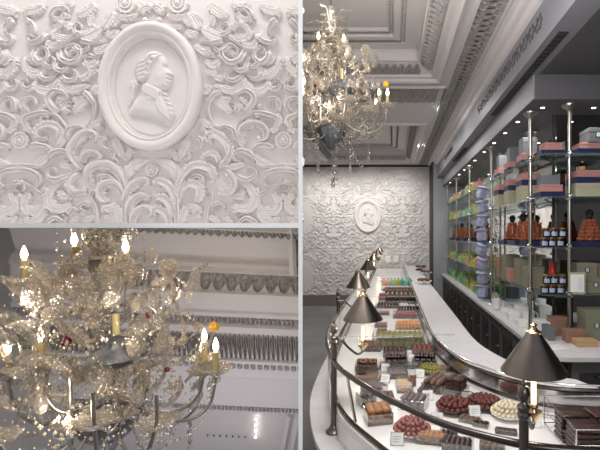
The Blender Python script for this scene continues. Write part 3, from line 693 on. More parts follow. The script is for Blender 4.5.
    for (xx, yy, dy, rx, ry, sc) in ((368, 70, -.05, .3, -1.2, .9), (373, 68, -.02, -.4, -.8, .85), (370, 74, -.04, .6, -1.7, .8), (362, 82, -.08, 0, -1.5, .7), (312, 62, -.06, .2, -1.9, 1.0), (308, 70, -.08, -.3, -1.4, .9), (318, 66, -.1, .5, -1.1, .8), (300, 72, 0, .1, -2.2, .8), (355, 92, -.1, .3, -1.0, .8), (325, 106, -.12, .2, -1.7, .8), (347, 110, -.12, -.2, -1.3, .9), (300, 108, -.06, 0, -2.2, .9), (372, 112, -.02, 0, -.6, .9), (290, 66, 0, 0, -1.8, .8), (296, 122, 0, 0, -2.6, .8), (362, 124, 0, .4, -.4, .8), (286, 84, .05, 0, -2.0, .9), (293, 96, .1, .4, -1.9, .9), (310, 92, .05, .2, -1.6, .9), (320, 84, .1, -.5, -1.2, .9), (337, 86, .1, .5, -1.0, .9), (352, 100, .05, -.4, -.7, .9), (364, 96, .08, .3, -.9, .9), (288, 110, .05, 0, -2.3, .9), (310, 118, .1, -.3, -1.9, .9), (334, 100, .1, .3, -1.4, .9), (352, 118, .1, .3, -.8, .9), (284, 128, .05, 0, -2.4, .9), (304, 132, .05, .3, -2.2, .8), (300, 58, .05, 0, -1.9, .9), (325, 54, .05, .3, -1.3, .8), (340, 60, .05, -.3, -1.6, .8), (352, 52, .05, -.3, -1.1, .6), (318, 134, .05, -.3, -2.0, .8), (340, 132, .1, -.3, -1.0, .8), (370, 132, .05, -.3, -.5, .7)):
        o = part('glass_sprig', big, None, t, ((xx-331)*px, dy, zz(yy))); o.rotation_euler = (rx, ry, 0); o.scale = (sc,)*3
    for (xc, y0, y1) in ((323, 100, 127), (345, 99, 124)):
        part('hanging_rod', MB().tube([((xc-331)*px, -.13, zz(y0)), ((xc-331)*px, -.13, zz(y1))], .008, 8), M['armmetal'], t)
        part('drip_dish', bob, None, t, ((xc-331)*px, -.13, zz(y1)))
    # sparkling tassel (the bright cut-glass column at the upper right candle)
    b = MB()
    for q in range(40): b.ball(((342.5-331)*px+RR.uniform(-.03, .03), -.06+RR.uniform(-.03, .03), zz(RR.uniform(46, 60))), .006, 6)
    o = part('crystal_tassel', b, M['crystal'], t); o['kind'] = 'stuff'
    return t
ch = build_chandelier()
base = at(105.5, 343.6, 1.4); k2 = .748
ch2 = dup(ch, base, label='enlarged close-up chandelier of blown glass and lit candles in the lower left bay'); ch2.scale = (k2,)*3
ch2.rotation_euler = (.04, 0, .074); T2 = ch2.rotation_euler.to_matrix()
bpy.context.view_layer.update()
zlim = EYE+(CY-225.5)/F*1.2-.004
def below(o):
    for c_ in list(o.children): below(c_)
    if o.type != 'MESH': return
    mw = o.matrix_world; zs = [(mw @ Vector(c_)).z for c_ in o.bound_box]
    if max(zs) < zlim: return
    if min(zs) > zlim-.01:
        for c_ in list(o.children): bpy.data.objects.remove(c_)
        bpy.data.objects.remove(o); return
    me = o.data.copy(); bm = bmesh.new(); bm.from_mesh(me); inv = mw.inverted()
    bmesh.ops.bisect_plane(bm, geom=bm.verts[:]+bm.edges[:]+bm.faces[:], plane_co=inv @ Vector((0, 0, zlim)), plane_no=(mw.to_3x3().transposed() @ Vector((0, 0, 1))).normalized(), clear_outer=True)
    if not bm.faces: bm.free(); bpy.data.objects.remove(o); return
    bm.to_mesh(me); bm.free(); o.data = me
for c_ in list(ch2.children):
    try: below(c_)
    except ReferenceError: pass
c0 = Vector(ch.location)
for (dx, dy, dz) in ((.25, -.28, .15), (-.25, -.2, .2), (.2, .25, .2), (0, -.1, .62), (0, -.3, -.2)):
    light('POINT', 'candle_glow', c0+Vector((dx, dy, dz)), 3.0, (1, .90, .77), .05)
    p = base+T2 @ (Vector((dx, dy, dz))*k2); light('POINT', 'candle_glow', p, 1.3, (1, .86, .68), .03)

# ================================================================== 3. the shop shell
YE = 11.5; ZC = 3.77
struct('floor', MB().box(-5, 5, -3, YE, -.08, 0), M['floor'])
# back wall relief pattern: the same plaster ornament at true size
struct('wall_back', MB().box(-5, 1.12, YE, YE+.1, 0, ZC), M['plasterwall'])
b = MB(); q = .0070
cxw = at(368, 216, YE).x; czw = at(368, 216, YE).z
small = []
for st in S: 
    if st[0] == 'R': continue
    small.append(stroke_mesh(st, lambda x: x, lambda u, v, h: (u, v, h), .45))
for ci in range(-2, 2):
    for cj in range(-2, 2):
        for flip in (0, 1):
            for sm in small:
                V = []
                for (u, v, h) in sm.v:
                    X = ((u-153) if not flip else (153-u))*q+ci*262*q+cxw; Zz = czw-(v-88)*q-cj*220*q
                    V.append((X, YE-h*q*.9, Zz))
                c = V[len(V)//2]
                if c[0] > .98 or c[0] < -3.18 or c[2] < .32 or c[2] > ZC-.1: continue
                if ((c[0]-cxw)/(.37))**2+((c[2]-czw)/.45)**2 < 1: continue
                b.add(V, sm.f)
o = solo('wall_relief', b, M['plasterwall'], 'white damask relief plasterwork covering the far wall of the shop', 'wall relief')
m2 = dup(med, (cxw, YE, czw), label='small white oval medallion high on the far wall of the shop'); m2.scale = (q/PXM,)*3
struct('baseboard_back', MB().box(-5, 1.05, YE-.03, YE, 0, .30), M['steel'])
struct('trim_2', MB().box(-5, 1.12, YE-.04, YE, ZC-.05, ZC), M['vent'])
struct('wall_side', MB().box(-3.3, -3.2, YB+.05, YE, 0, ZC), M['plasterwall'])
struct('wall_rear', MB().box(-5, 5, -3.1, -3.0, 0, 4.2), M['plasterwall'])
struct('wall_pillar', MB().box(1.02, 1.62, 10.6, YE, 0, 3.3).box(1.02, 1.11, 10.6, YE, 3.3, ZC), M['pillar'])
struct('wall_corner', MB().box(1.0, 1.02, 10.6, YE, 0, 3.77), M['vent'])
# ceiling with coffers
xa, xb = -1.75, .60
AY = (2.86, 5.2); BY = (7.15, 10.95)
b = MB()
b.box(-5, xa, YB+.05, YE, ZC, ZC+.02); b.box(xb, 1.11, .8, YE, ZC, ZC+.02)
b.box(xa, xb, AY[1], BY[0], ZC, ZC+.02); b.box(xa, xb, BY[1], YE, ZC, ZC+.02); b.box(-.15, xb, .8, AY[0], ZC, ZC+.02)
struct('ceiling', b, M['ceil'])
def rect(x0, x1, y0, y1): return [(x0, y0), (x0, y1), (x1, y1), (x1, y0)]
def coffer(x0, x1, y0, y1, nlx, nly, deep=0.):
    # clockwise path: inside is to the right -> negative offset
    P = rect(x0, x1, y0, y1)
    prof = [(0, ZC-.001), (0, ZC-.03), (.03, ZC-.045), (.055, ZC-.03), (.07, ZC-.005), (.12, ZC-.005), (.13, ZC+.01), (.13, ZC+.02), (.27, ZC+.10), (.28, ZC+.115), (.30, ZC+.115), (.30, ZC+.21), (.33, ZC+.235), (.46, ZC+.24), (.46, ZC+.255), (.49, ZC+.27), (.52, ZC+.255), (.58, ZC+.26), (.60, ZC+.31), (.63, ZC+.30), (.66, ZC+.33)]
    b = MB().sweep(P, [(-o, z) for o, z in prof], closed=True)
    b.box(x0+.62, x1-.62, y0+.62, y1-.62, ZC+.325, ZC+.34)
    co = struct('ceiling', b, M['ceil'])
    def leaves(off0, z0, off1, z1, step, name, hgt, m):
        b = MB()
        for side in range(4):
            p, r = Vector(P[side]), Vector(P[(side+1) % 4]); d = (r-p); Ls = d.length; d.normalize(); nn = Vector((d.y, -d.x))
            n = max(2, int((Ls-2*off1)/step))
            for k in range(n):
                s = off1+(Ls-2*off1)*(k+.5)/n; V = []; N = 7; Mr = 5
                for i in range(Mr):
                    t = i/(Mr-1); wv = step*.56*(math.sin(PI*(t*.7+.25))**.5)
                    for j in range(N):
                        u = -1+2*j/(N-1); h = (.5+.4*math.cos(u*PI*2)) if i > 0 else 0
                        c = p+d*(s+u*wv)+nn*lerp(off0, off1, t); V.append((c.x, c.y, lerp(z0, z1, t)-hgt*h))
                b.add(V, [(i*N+j, i*N+j+1, (i+1)*N+j+1, (i+1)*N+j) for i in range(Mr-1) for j in range(N-1)])
        part(name, b, m, co)
    leaves(.14, ZC+.02, .27, ZC+.10, .085, 'leaf_moulding', .028, M['ceilorn'])
    leaves(.465, ZC+.255, .50, ZC+.265, .03, 'bead_moulding', .02, M['ceilorn'])
    leaves(.59, ZC+.29, .625, ZC+.30, .03, 'bead_moulding', .02, M['ceilorn'])
    leaves(.285, ZC+.112, .30, ZC+.118, .03, 'bead_moulding', .014, M['plasterwall'])
coffer(xa, xb, *AY, 0, 0); coffer(xa, xb, *BY, 0, 0)
def frieze(x0, x1, y0, y1, alongx):
    b = MB(); st_ = .10; z = ZC
    if alongx:
        n = int((x1-x0)/st_)
        cells = [((x0+(k+.5)*st_, (y0+y1)/2), st_, y1-y0, 0) for k in range(n)]
    else:
        n = int((y1-y0)/st_); cells = [(((x0+x1)/2, y0+(k+.5)*st_), x1-x0, st_, 1) for k in range(n)]
    for (c, wx, wy, o_) in cells:
        V = []; N = 7
        for i in range(N):
            for j in range(N):
                u, v = -1+2*i/(N-1), -1+2*j/(N-1)
                aa = math.cos(u*PI*1.5)*math.cos(v*PI*1.5)+.5*math.sin(u*5+v*4)
                V.append((c[0]+u*wx/2, c[1]+v*wy/2, z-.012-.022*max(0, .5+aa*.6)))
        b.add(V, [(i*N+j, i*N+j+1, (i+1)*N+j+1, (i+1)*N+j) for i in range(N-1) for j in range(N-1)])
    for (a, c_, d_, e_) in (((x0-.03), x0, y0-.03, y1+.03), (x1, x1+.03, y0-.03, y1+.03), (x0, x1, y0-.03, y0), (x0, x1, y1, y1+.03)):
        b2.box(a, c_, d_, e_, z-.03, z-.0005)
    return b
b2 = MB()
fr = [frieze(-2.9, .66, 5.42, 6.0, True), frieze(.70, .92, 1.2, 11.2, False)]
fo = struct('trim_3', b2, M['ceil'])
for f_ in fr: part('frieze_ornament', f_, M['ceilfrieze'], fo)
struct('trim_4', MB().sweep([(1.11, .9), (1.11, YE)], [(.16, ZC-.001), (.15, ZC-.03), (.11, ZC-.04), (.09, ZC-.08), (.05, ZC-.09), (.03, ZC-.14), (0, ZC-.15)]), M['ceil'])
# stepped beam and soffits to the right
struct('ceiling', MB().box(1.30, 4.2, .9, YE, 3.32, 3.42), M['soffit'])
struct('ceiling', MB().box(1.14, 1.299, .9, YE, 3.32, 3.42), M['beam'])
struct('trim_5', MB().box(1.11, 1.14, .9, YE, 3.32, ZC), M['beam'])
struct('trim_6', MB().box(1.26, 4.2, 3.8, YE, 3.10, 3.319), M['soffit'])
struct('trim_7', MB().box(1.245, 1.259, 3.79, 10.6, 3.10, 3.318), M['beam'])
vent = thing('ceiling_vent', 'long black slot air vent in the grey soffit nearest the viewer', 'air vent', (1.20, 4.0, 3.32))
bm = MB().box(-.035, .035, -1.0, 1.1, -.006, 0); part('vent_frame', bm, M['vent'], vent)
sl_ = MB().box(-.025, .025, 0, .02, -.010, -.005).mesh('slat', M['wood'])
for k in range(30): part('slat', sl_, None, vent, (0, -.98+k*.07, 0))
v2 = dup(vent, (1.20, 7.6, 3.32), label='long black slot air vent in the grey soffit further along, over the shelves')
v2.scale = (1, .6, 1)
# floral scroll on the fascia
fl = thing('floral_ornament', 'dark raised floral scroll ornament on the grey beam face', 'ornament', (1.108, 4.0, 3.5))
b = MB()
def vine(b, k, y0, step, s=1.):
    sg = 1 if k % 2 else -1; y = y0+k*step
    pts = [(0, y+step*.5*math.cos(a)*(1-.07*i)*1.2, sg*.06*s*math.sin(a)*(1-.07*i)) for i, a in enumerate([q_*PI/5 for q_ in range(12)])]
    b.tube(pts, .008*s, 5)
    for a in range(6):
        cy, cz = y+.07*s*math.cos(a*1.05), .055*s*math.sin(a*1.05)
        b.ball((0, cy, cz), .020*s, 6, sx=.35)
for k in range(14): vine(b, k, -.75, .17, .95)
part('flower_scroll', b, M['floral'], fl)
f2 = dup(fl, (1.108, 8.3, 3.5), label='dark raised floral scroll ornament on the far half of the grey beam face'); f2.scale = (1, .5, .8)

# downlights in the low soffit
dl = thing('recessed_light', 'small round recessed downlight in the low soffit over the shelves', 'downlight', (0, 0, 0), 'downlights over the shelves')
part('trim_ring', MB().lathe([(.035, 0), (.04, -.004), (.032, -.006), (.028, -.002)], 16), M['steel'], dl)
part('lens', MB().lathe([(.026, -.003), (.02, -.006), (1e-4, -.007)], 12), M['spot'], dl)
spots = [(1.33, 4.55), (1.33, 5.05), (1.33, 5.6), (1.33, 6.2), (1.33, 6.9), (1.33, 7.4), (1.33, 7.9), (1.33, 8.5), (1.33, 9.1), (1.33, 9.8), (1.42, 4.05), (1.9, 4.05)]
for i, (x, y) in enumerate(spots):
    o = dl if i == 0 else dup(dl); o.location = (x, y, 3.099); o.scale = (.72,)*3
# ceiling light pair within coffer
dl2 = dup(dl, (.12-.13, 4.35, ZC+.325), label='recessed downlight inside the coffer above the chandelier', group='downlights in the coffer'); dl2.scale = (1.1,)*3
dup(dl2, (-.01, 4.55, ZC+.325))

# mirrors
struct('wall_right', MB().box(1.62, 1.72, 4.3, 10.6, .95, 3.10), M['mirror'])
struct('wall_front_right', MB().box(1.72, 4.2, 4.30, 4.40, .95, 3.10).box(1.64, 1.72, 4.296, 4.3, .95, 3.1), M['darkmirror'])
struct('trim_8', MB().box(1.60, 1.622, 4.28, 4.30, .95, 3.10), M['vent'])
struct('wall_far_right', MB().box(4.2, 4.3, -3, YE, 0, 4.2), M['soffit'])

# ================================================================== 4. back counter, cabinets, shelving
CT = .95
cpath = [(1.24, 10.55), (1.24, 3.62), (1.27, 3.45), (1.38, 3.38), (3.6, 3.38)]
wt = MB(); pts = cr([(x, y, 0) for x, y in cpath[1:4]], 6)
outer = [(1.21, 10.58), (1.21, 3.7)]+[(1.21+.17*(1-math.cos(a)), 3.50-.17*math.sin(a)) for a in [q_*PI/12 for q_ in range(7)]]+[(3.6, 3.33), (3.6, 4.28), (1.61, 4.28), (1.61, 10.58)]
solo('back_worktop', MB().poly(outer[::-1], CT-.035, CT), M['marble'], 'pale marble worktop of the back counter under the glass shelves', 'worktop', smooth=False)
def cabinet_unit(label, x0, x1, y0, y1, front, ndoor=2):
    t = thing('cabinet', label, 'cabinet', ((x0+x1)/2, (y0+y1)/2, 0)); c = Vector(t.location)
    part('body', MB().box(x0-c.x, x1-c.x, y0-c.y, y1-c.y, .0, CT-.036), M['wood'], t, smooth=False)
    for k in range(ndoor):
        b = MB(); b3 = MB()
        if front == 'x':
            a0 = lerp(y0, y1, k/ndoor)+.02-c.y; a1 = lerp(y0, y1, (k+1)/ndoor)-.02-c.y; X = x0-c.x
            b.box(X-.02, X-.0005, a0, a1, .1, CT-.06, .006)
            b3.box(X-.026, X-.019, a0+.06, a1-.06, .18, CT-.14, .004); b3.box(X-.031, X-.025, a0+.09, a1-.09, .22, CT-.18, .004)
            kn = MB().ball((X-.04, a0+.035, .62), .013, 10); kn.cyl((X-.03, a0+.035, 0), .005, .612, .628, 6)
        else:
            a0 = lerp(x0, x1, k/ndoor)+.02-c.x; a1 = lerp(x0, x1, (k+1)/ndoor)-.02-c.x; Y = y0-c.y
            b.box(a0, a1, Y-.02, Y-.0005, .1, CT-.06, .006); b3.box(a0+.06, a1-.06, Y-.026, Y-.019, .18, CT-.14, .004)
            kn = MB().box(a0+.18, a0+.34, Y-.045, Y-.035, .78, .79).box(a0+.18, a0+.19, Y-.045, Y-.02, .78, .79).box(a0+.33, a0+.34, Y-.045, Y-.02, .78, .79)
        d = part('door', b, M['woodpanel'], t, smooth=False); part('raised_panel', b3, M['wood'], d, smooth=False)
        h = part('handle', kn, M['steel'], d); h['label'] = 'steel handle'
    return t
segs = [(3.8, 4.9), (4.9, 6.0), (6.0, 7.1), (7.1, 8.2), (8.2, 9.4), (9.4, 10.55)]
lab = ['nearest the turn of the counter', 'second from the turn', 'third from the turn', 'fourth from the turn', 'fifth from the turn', 'beside the grey pillar']
for (y0, y1), l in zip(segs, lab): cabinet_unit('dark panelled two-door cabinet below the back counter, '+l, 1.26, 1.58, y0+.002, y1-.002, 'x')
cabinet_unit('dark lacquer cabinet facing the viewer behind the near lamp shade', 1.40, 3.5, 3.42, 3.795, 'y', 4)
# glass shelves
for i, (z, nm) in enumerate(((2.64, 'topmost long glass shelf with gift boxes'), (2.25, 'second glass shelf from the top, with pink and navy boxes'), (1.79, 'third glass shelf from the top, with chocolate pyramids'), (1.36, 'lowest glass shelf, with sage boxes and jars'))):
    out = [(1.33, 10.5), (1.33, 4.0), (1.40, 3.88), (3.2, 3.88), (3.2, 4.27), (1.59, 4.27), (1.59, 10.5)]
    solo('glass_shelf', MB().poly(out[::-1], z-.012, z), M['shelfglass'], nm, 'glass shelf', smooth=False)
pl = thing('shelf_pole', 'steel shelf pole', 'shelf pole', (0, 0, CT))
part('tube', MB().lathe([(.018, 0), (.018, 2.1)], 16), M['steel'], pl)
part('base_flange', MB().lathe([(.045, .0), (.045, .006), (.03, .014), (.02, .03)], 18), M['steel'], pl)
part('top_flange', MB().lathe([(.02, 2.08), (.03, 2.105), (.062, 2.125), (.066, 2.135), (.066, 2.148)], 20), M['steel'], pl)
for z in (2.64, 2.25, 1.79, 1.36):
    b = MB().lathe([(.02, -.03), (.032, -.026), (.034, -.013)], 16, (0, 0, z-CT)).lathe([(.034, .001), (.034, .01), (.024, .02), (.019, .03)], 16, (0, 0, z-CT))
    part('clamp', b, M['chrome'], pl)
poles = [(1.352, 4.2, 'steel shelf pole rising behind the near lamp shade'), (1.63, 3.95, 'nearest steel shelf pole, right of the stacked jars'), (1.352, 5.86, 'steel shelf pole beside the lavender bundles'), (1.352, 7.5, 'steel shelf pole left of the lavender bundles'), (1.352, 9.0, 'steel shelf pole among the green and yellow packets'), (1.352, 10.4, 'farthest steel shelf pole beside the grey pillar')]
for i, (x, y, l) in enumerate(poles):
    o = pl if i == 0 else dup(pl, label=l); o.location = (x, y, CT); o['label'] = l
for i, (x, y, l) in enumerate([(1.585, 5.0, 'rear steel pole against the mirror behind the box stacks'), (1.585, 6.3, 'rear steel pole against the mirror behind the lavender')]):
    o = dup(pl, (x, y, CT), label=l); o.scale = (.7, .7, 1)

# ---- goods on the shelves
def boxm(wx, wy, h, m, nm='box_body', bev=.003): return MB().box(-wx/2, wx/2, -wy/2, wy/2, 0, h, bev).mesh(nm, M[m], False)
def gift(name, label, cat, loc, wx, wy, h, m, lidm=None, rz=0, badge=False, group=None, tagcol=None):
    """a card box with a separate lid and, where it shows, a round badge or small label"""
    if lidm is None and not badge: 
        t = thing(name, label, cat, loc, group, rz); part('box_body', boxm(wx, wy, h*.72, m), None, t); part('lid', MB().box(-wx/2-.002, wx/2+.002, -wy/2-.002, wy/2+.002, h*.70, h, .003), M[m], t, smooth=False); return t
    t = thing(name, label, cat, loc, group, rz); part('box_body', boxm(wx, wy, h*.7, m), None, t)
    part('lid', MB().box(-wx/2-.002, wx/2+.002, -wy/2-.002, wy/2+.002, h*.7, h, .003), M[lidm or m], t, smooth=False)
    if badge:
        mt = Matrix.Translation((0, -wy/2-.0005, h*.5)) @ Matrix.Rotation(PI/2, 4, 'X')
        bd = part('badge', MB().lathe([(.026, 0), (.026, .002), (1e-4, .002)], 20).xf(mt), M['navy'], t)
        part('badge_ring', MB().lathe([(.020, .002), (.018, .0035), (.011, .0035), (.009, .002)], 20, sx=.8).xf(mt), M['whitecard'], bd)
    return t
def stack(x, y, z, spec, labels, rz=0., jit=0):
    for (wx, wy, h, m), l in zip(spec, labels):
        gift('gift_box', l, 'box', (x, y, z+.0005), wx, wy, h, m, rz=rz+R.uniform(-.05, .05)); z += h+.0005
# side shelf top: three stacks  (navy bottom, pink, grey)
ys = [(4.62, 'nearest'), (5.12, 'middle'), (5.62, 'farthest')]
for y, nm in ys:
    stack(1.46, y, 2.64, [(.20, .24, .05, 'navy'), (.19, .22, .07, 'pinkcard'), (.15, .15, .17, 'greycard')], [f'{c} box of the {nm} of three box stacks on the top shelf' for c in ('flat navy bottom', 'pink middle', 'tall grey top')])
    stack(1.46, y, 2.25, [(.20, .22, .17, 'cream'), (.20, .23, .06, 'navy'), (.19, .21, .07, 'pinkcard')], [f'{c} box of the {nm} of three box stacks on the second shelf' for c in ('large cream bottom', 'navy middle', 'pink top')])
stack(1.50, 4.08, 2.64, [(.24, .2, .05, 'navy'), (.16, .16, .07, 'pinkcard')], ['flat navy box on the top shelf right of the near pole', 'pink box on a navy box right of the near pole, top shelf'])
stack(1.905, 4.06, 2.64, [(.42, .24, .055, 'navy'), (.34, .22, .055, 'pinkcard')], ['wide navy box on the top shelf at the right edge', 'wide pink box on the navy one at the right edge, top shelf'])
gift('gift_box', 'grey box with round badge, topmost at the right edge', 'box', (1.885, 4.03, 2.7515), .17, .2, .13, 'greycard', badge=True)
stack(1.475, 4.06, 2.25, [(.22, .2, .05, 'navy'), (.21, .18, .065, 'pinkcard'), (.17, .15, .09, 'greycard')], ['navy box under pink and grey boxes, centre of the second shelf', 'pink box between navy and grey boxes, centre of the second shelf', 'grey box topmost over pink, centre of the second shelf'])
stack(1.865, 4.06, 2.25, [(.36, .28, .125, 'cream'), (.36, .28, .055, 'navy'), (.35, .27, .06, 'pinkcard')], ['large cream box at the right edge of the second shelf', 'navy band box on the large cream box at the right edge', 'pink box topping the large cream and navy boxes, right edge'])
solo('gilded_ornament', MB().lathe([(.02, 0), (.05, .02), (.055, .05), (.03, .08), (.008, .09), (.006, .11)], 18, lob=.1, nl=8), M['gold'], 'round gilded pumpkin ornament on the pink box', 'ornament', (1.80, 4.06, 2.4915))
# small iron scroll brackets under the shelves
for (z, l) in ((2.64, 'dark curled iron bracket under the topmost glass shelf right of the pole'), (2.25, 'dark curled iron bracket under the second glass shelf right of the pole')):
    pts = cr([(0, 0, -.015), (.03, 0, -.02), (.07, 0, -.045), (.06, 0, -.07), (.035, 0, -.06), (.0, 0, -.075), (-.05, 0, -.095), (-.07, 0, -.08), (-.06, 0, -.065)], 5)
    solo('shelf_bracket', MB().tube(pts, .0055, 6).ball((.09, 0, -.02), .01, 6).tube([(.06, 0, -.04), (.09, 0, -.02), (.13, 0, -.013)], .004, 6), M['vent'], l, 'bracket', (1.46, 4.12, z))
# chocolate pyramids
ballm = {}
def pyramid(x, y, z, r, lvls, label, br=.0205, base=True):
    t = thing('chocolate_pyramid', label, 'chocolate pyramid', (x, y, z), 'pyramids of foil wrapped chocolates on the third shelf')
    part('tray', MB().lathe([(r+.02, 0), (r+.035, .012), (r+.03, .012), (r+.01, .006)], 24), M['lidgold'], t)
    b = MB()
    for l in range(lvls):
        rr_ = r*(1-.62*l/lvls); n = max(4, int(2*PI*rr_/(br*2)))
        for k in range(n):
            a = 2*PI*k/n+l*.3; b.ball((rr_*math.cos(a), rr_*math.sin(a), .022+l*br*1.65), br, 6)
    b.lathe([(r*.75, .008), (r*.30, lvls*br*1.6), (1e-4, lvls*br*1.62)], 14)
    o = part('wrapped_chocolates', b, M['rocher'], t); o['kind'] = 'stuff'
    zt = lvls*br*1.65+.02; b = MB()
    for k in range(5):
        p = crystal_leaf(.085, .032, 1.6, 1); p.xf(Matrix.Translation((0, 0, zt)) @ Matrix.Rotation(2*PI*k/5, 4, 'Z') @ Matrix.Rotation(-.6, 4, 'Y')); b.add(p.v, p.f)
    b.ball((0, 0, zt+.015), .032, 8); part('ribbon_bow', b, M['bow'], t); return t
for (x, y, s_) in ((1.44, 4.75, 'second left of the jars'), (1.40, 4.38, 'just left of the stacked jars'), (1.46, 5.25, 'third left of the jars'), (1.85, 4.05, 'at the right edge'), (1.44, 8.1, 'left of the lavender bundles'), (1.44, 8.9, 'second left of the lavender bundles'), (1.44, 9.7, 'farthest along the shelf')):
    solo('presentation_box', MB().box(-.13, .13, -.15, .15, 0, .05, .004), M['navy'], 'flat navy box under the chocolate pyramid '+s_, 'box', (x+.01*(x < 1.42), y, 1.7905)) if x > 1.41 else solo('presentation_box', MB().box(-.06, .13, -.12, .15, 0, .05, .004), M['navy'], 'flat navy box under the chocolate pyramid '+s_, 'box', (x, y, 1.7905))
    pyramid(x+.01, y, 1.841, .082 if x < 1.8 else .095, 6, 'pyramid of copper foil wrapped chocolates with black bow, '+s_)
# jars
jar = thing('jar', 'dark glass jar', 'jar', (0, 0, 0))
part('body', MB().lathe([(.030, 0), (.034, .004), (.034, .062), (.028, .07), (.026, .074)], 18), M['jarglass'], jar)
part('lid', MB().lathe([(.031, .072), (.032, .074), (.032, .086), (.030, .088), (1e-4, .088)], 18), M['lidgold'], jar)
V = []; Fs = []
for k in range(9):
    a = -PI/2-.9+k*1.8/8
    for z in (.014, .052): V.append((.0345*math.cos(a), .0345*math.sin(a), z))
for k in range(8): Fs.append((2*k, 2*k+2, 2*k+3, 2*k+1))
part('paper_label', MB().add(V, Fs), M['label'], jar)
first = True
for (z, sn, grp, off) in ((1.7905, 'third shelf', 'blue label jars on the third shelf', 0), (1.3605, 'lowest shelf', 'blue label jars on the lowest shelf', 0)):
    for row, n in ((0, 3), (1, 3)):
        for k in range(n):
            l = ('dark jar with blue label in the lower row of jars on the '+sn) if row == 0 else ('dark jar with blue label in the upper row of jars on the '+sn)
            pos = (1.40+k*.072+.02*row, 3.96+.01*(k % 2), z+row*.0885)
            o = jar if first else dup(jar); first = False
            o.location = pos; o['label'] = l; o['group'] = grp+(', lower row' if row == 0 else ', upper row')
gj = solo('red_jar', MB().lathe([(.036, 0), (.04, .01), (.04, .08), (.03, .1), (.033, .102), (.033, .125), (1e-4, .126)], 18), M['jarred'], 'tall glossy red jar behind the stacked jars', 'jar', (1.56, 4.18, 1.3605+.0), None)
gj.scale = (1, 1, 2.2)
# lowest shelf boxes
for i, (x, y, h, m, l) in enumerate([(1.46, 4.45, .22, 'sage', 'tall sage box just behind the near pole, lowest shelf'), (1.46, 4.75, .28, 'sage', 'tallest sage box on the lowest shelf'), (1.44, 5.02, .15, 'pinkcard', 'pink box between sage boxes on the lowest shelf'), (1.46, 5.3, .30, 'sage', 'sage box left of the pink one, lowest shelf'), (1.45, 5.55, .26, 'tan', 'tan box on the lowest shelf beside the flower posts')]):
    gift('gift_box', l, 'box', (x, y, 1.3605), .17, .19, h, m)
gift('gift_box', 'sage box with round badge, lower of two at the right edge', 'box', (1.895, 4.08, 1.3605), .19, .17, .15, 'sage', badge=True)
gift('gift_box', 'sage box with round badge, upper of two at the right edge', 'box', (1.82, 4.09, 1.511), .19, .17, .13, 'sage', badge=True)
gift('gift_box', 'tan box beside the two badge boxes at the right edge', 'box', (2.03, 4.1, 1.511), .2, .16, .12, 'tan')
pf = thing('picture_frame', 'small white framed price card standing on the lowest shelf', 'framed card', (1.69, 3.93, 1.3605), None, -.1)
part('frame', MB().box(-.075, .075, -.008, .008, 0, .20, .003), M['cream'], pf, smooth=False); part('card', MB().box(-.058, .058, -.0105, -.0075, .02, .18), M['whitecard'], pf, smooth=False)
b = MB()
for k in range(7): b.box(.008, .048, -.0112, -.0104, .045+k*.017, .049+k*.017)
part('printed_lines', b, M['label'], pf, smooth=False)
# worktop goods at the turn
gift('gift_box', 'sage box with round badge standing on the back worktop', 'box', (1.83, 3.93, CT+.0005), .20, .18, .28, 'sage', badge=True)
for i, (x, y, z, w_, h, m, l) in enumerate([(1.66, 3.70, 0, .18, .055, 'tanlight', 'light tan box lowest of the stepped boxes on the worktop'), (1.62, 3.83, .0, .17, .11, 'tan', 'brown box in the middle of the stepped boxes'), (1.58, 4.10, .0, .17, .175, 'tan', 'brown box tallest of the stepped boxes on the worktop')]):
    gift('gift_box', l, 'box', (x, y, CT+.0005+z), w_, .12, h, m)
gift('gift_box', 'teal grey carton standing left of the stepped brown boxes', 'box', (1.435, 3.95, CT+.0005), .06, .18, .12, 'greycard')
solo('leaflet', MB().box(-.1, .1, -.07, .07, 0, .006, .002), M['whitecard'], 'white leaflet lying on the corner of the back worktop', 'leaflet', (1.36, 3.62, CT+.0005), None, .3)
# white crockery
mug = thing('mug', 'white mug', 'mug', (0, 0, CT)); part('cup', MB().lathe([(.03, 0), (.036, .004), (.04, .09), (.037, .09), (.033, .008), (1e-4, .006)], 20), M['whitecard'], mug)
part('handle', MB().tube([(.038, 0, .075), (.062, 0, .07), (.066, 0, .045), (.058, 0, .022), (.037, 0, .018)], .005, 6), M['whitecard'], mug)
mug.location = (1.47, 4.62, CT+.0005); mug['label'] = 'white mug with loop handle on the back worktop behind the near pole'; mug.scale = (1.5,)*3
dup(mug, (1.33, 5.5, CT+.0005), label='white mug beside the flower posts on the back worktop')
for (x, y, w_, h, l) in [(1.36, 4.5, .11, .06, 'low white carton at the front of the crockery'), (1.47, 4.33, .16, .10, 'white carton right of the mug, under the lowest shelf'), (1.36, 4.84, .12, .08, 'white carton in the middle of the crockery'), (1.50, 4.95, .14, .14, 'tall white carton behind the middle one'), (1.38, 5.16, .13, .07, 'low white carton near the flower posts'), (1.50, 4.14, .17, .12, 'white carton nearest the corner of the mirror')]:
    gift('white_carton', l, 'carton', (x, y, CT+.0005), w_, .16, h, 'whitecard')
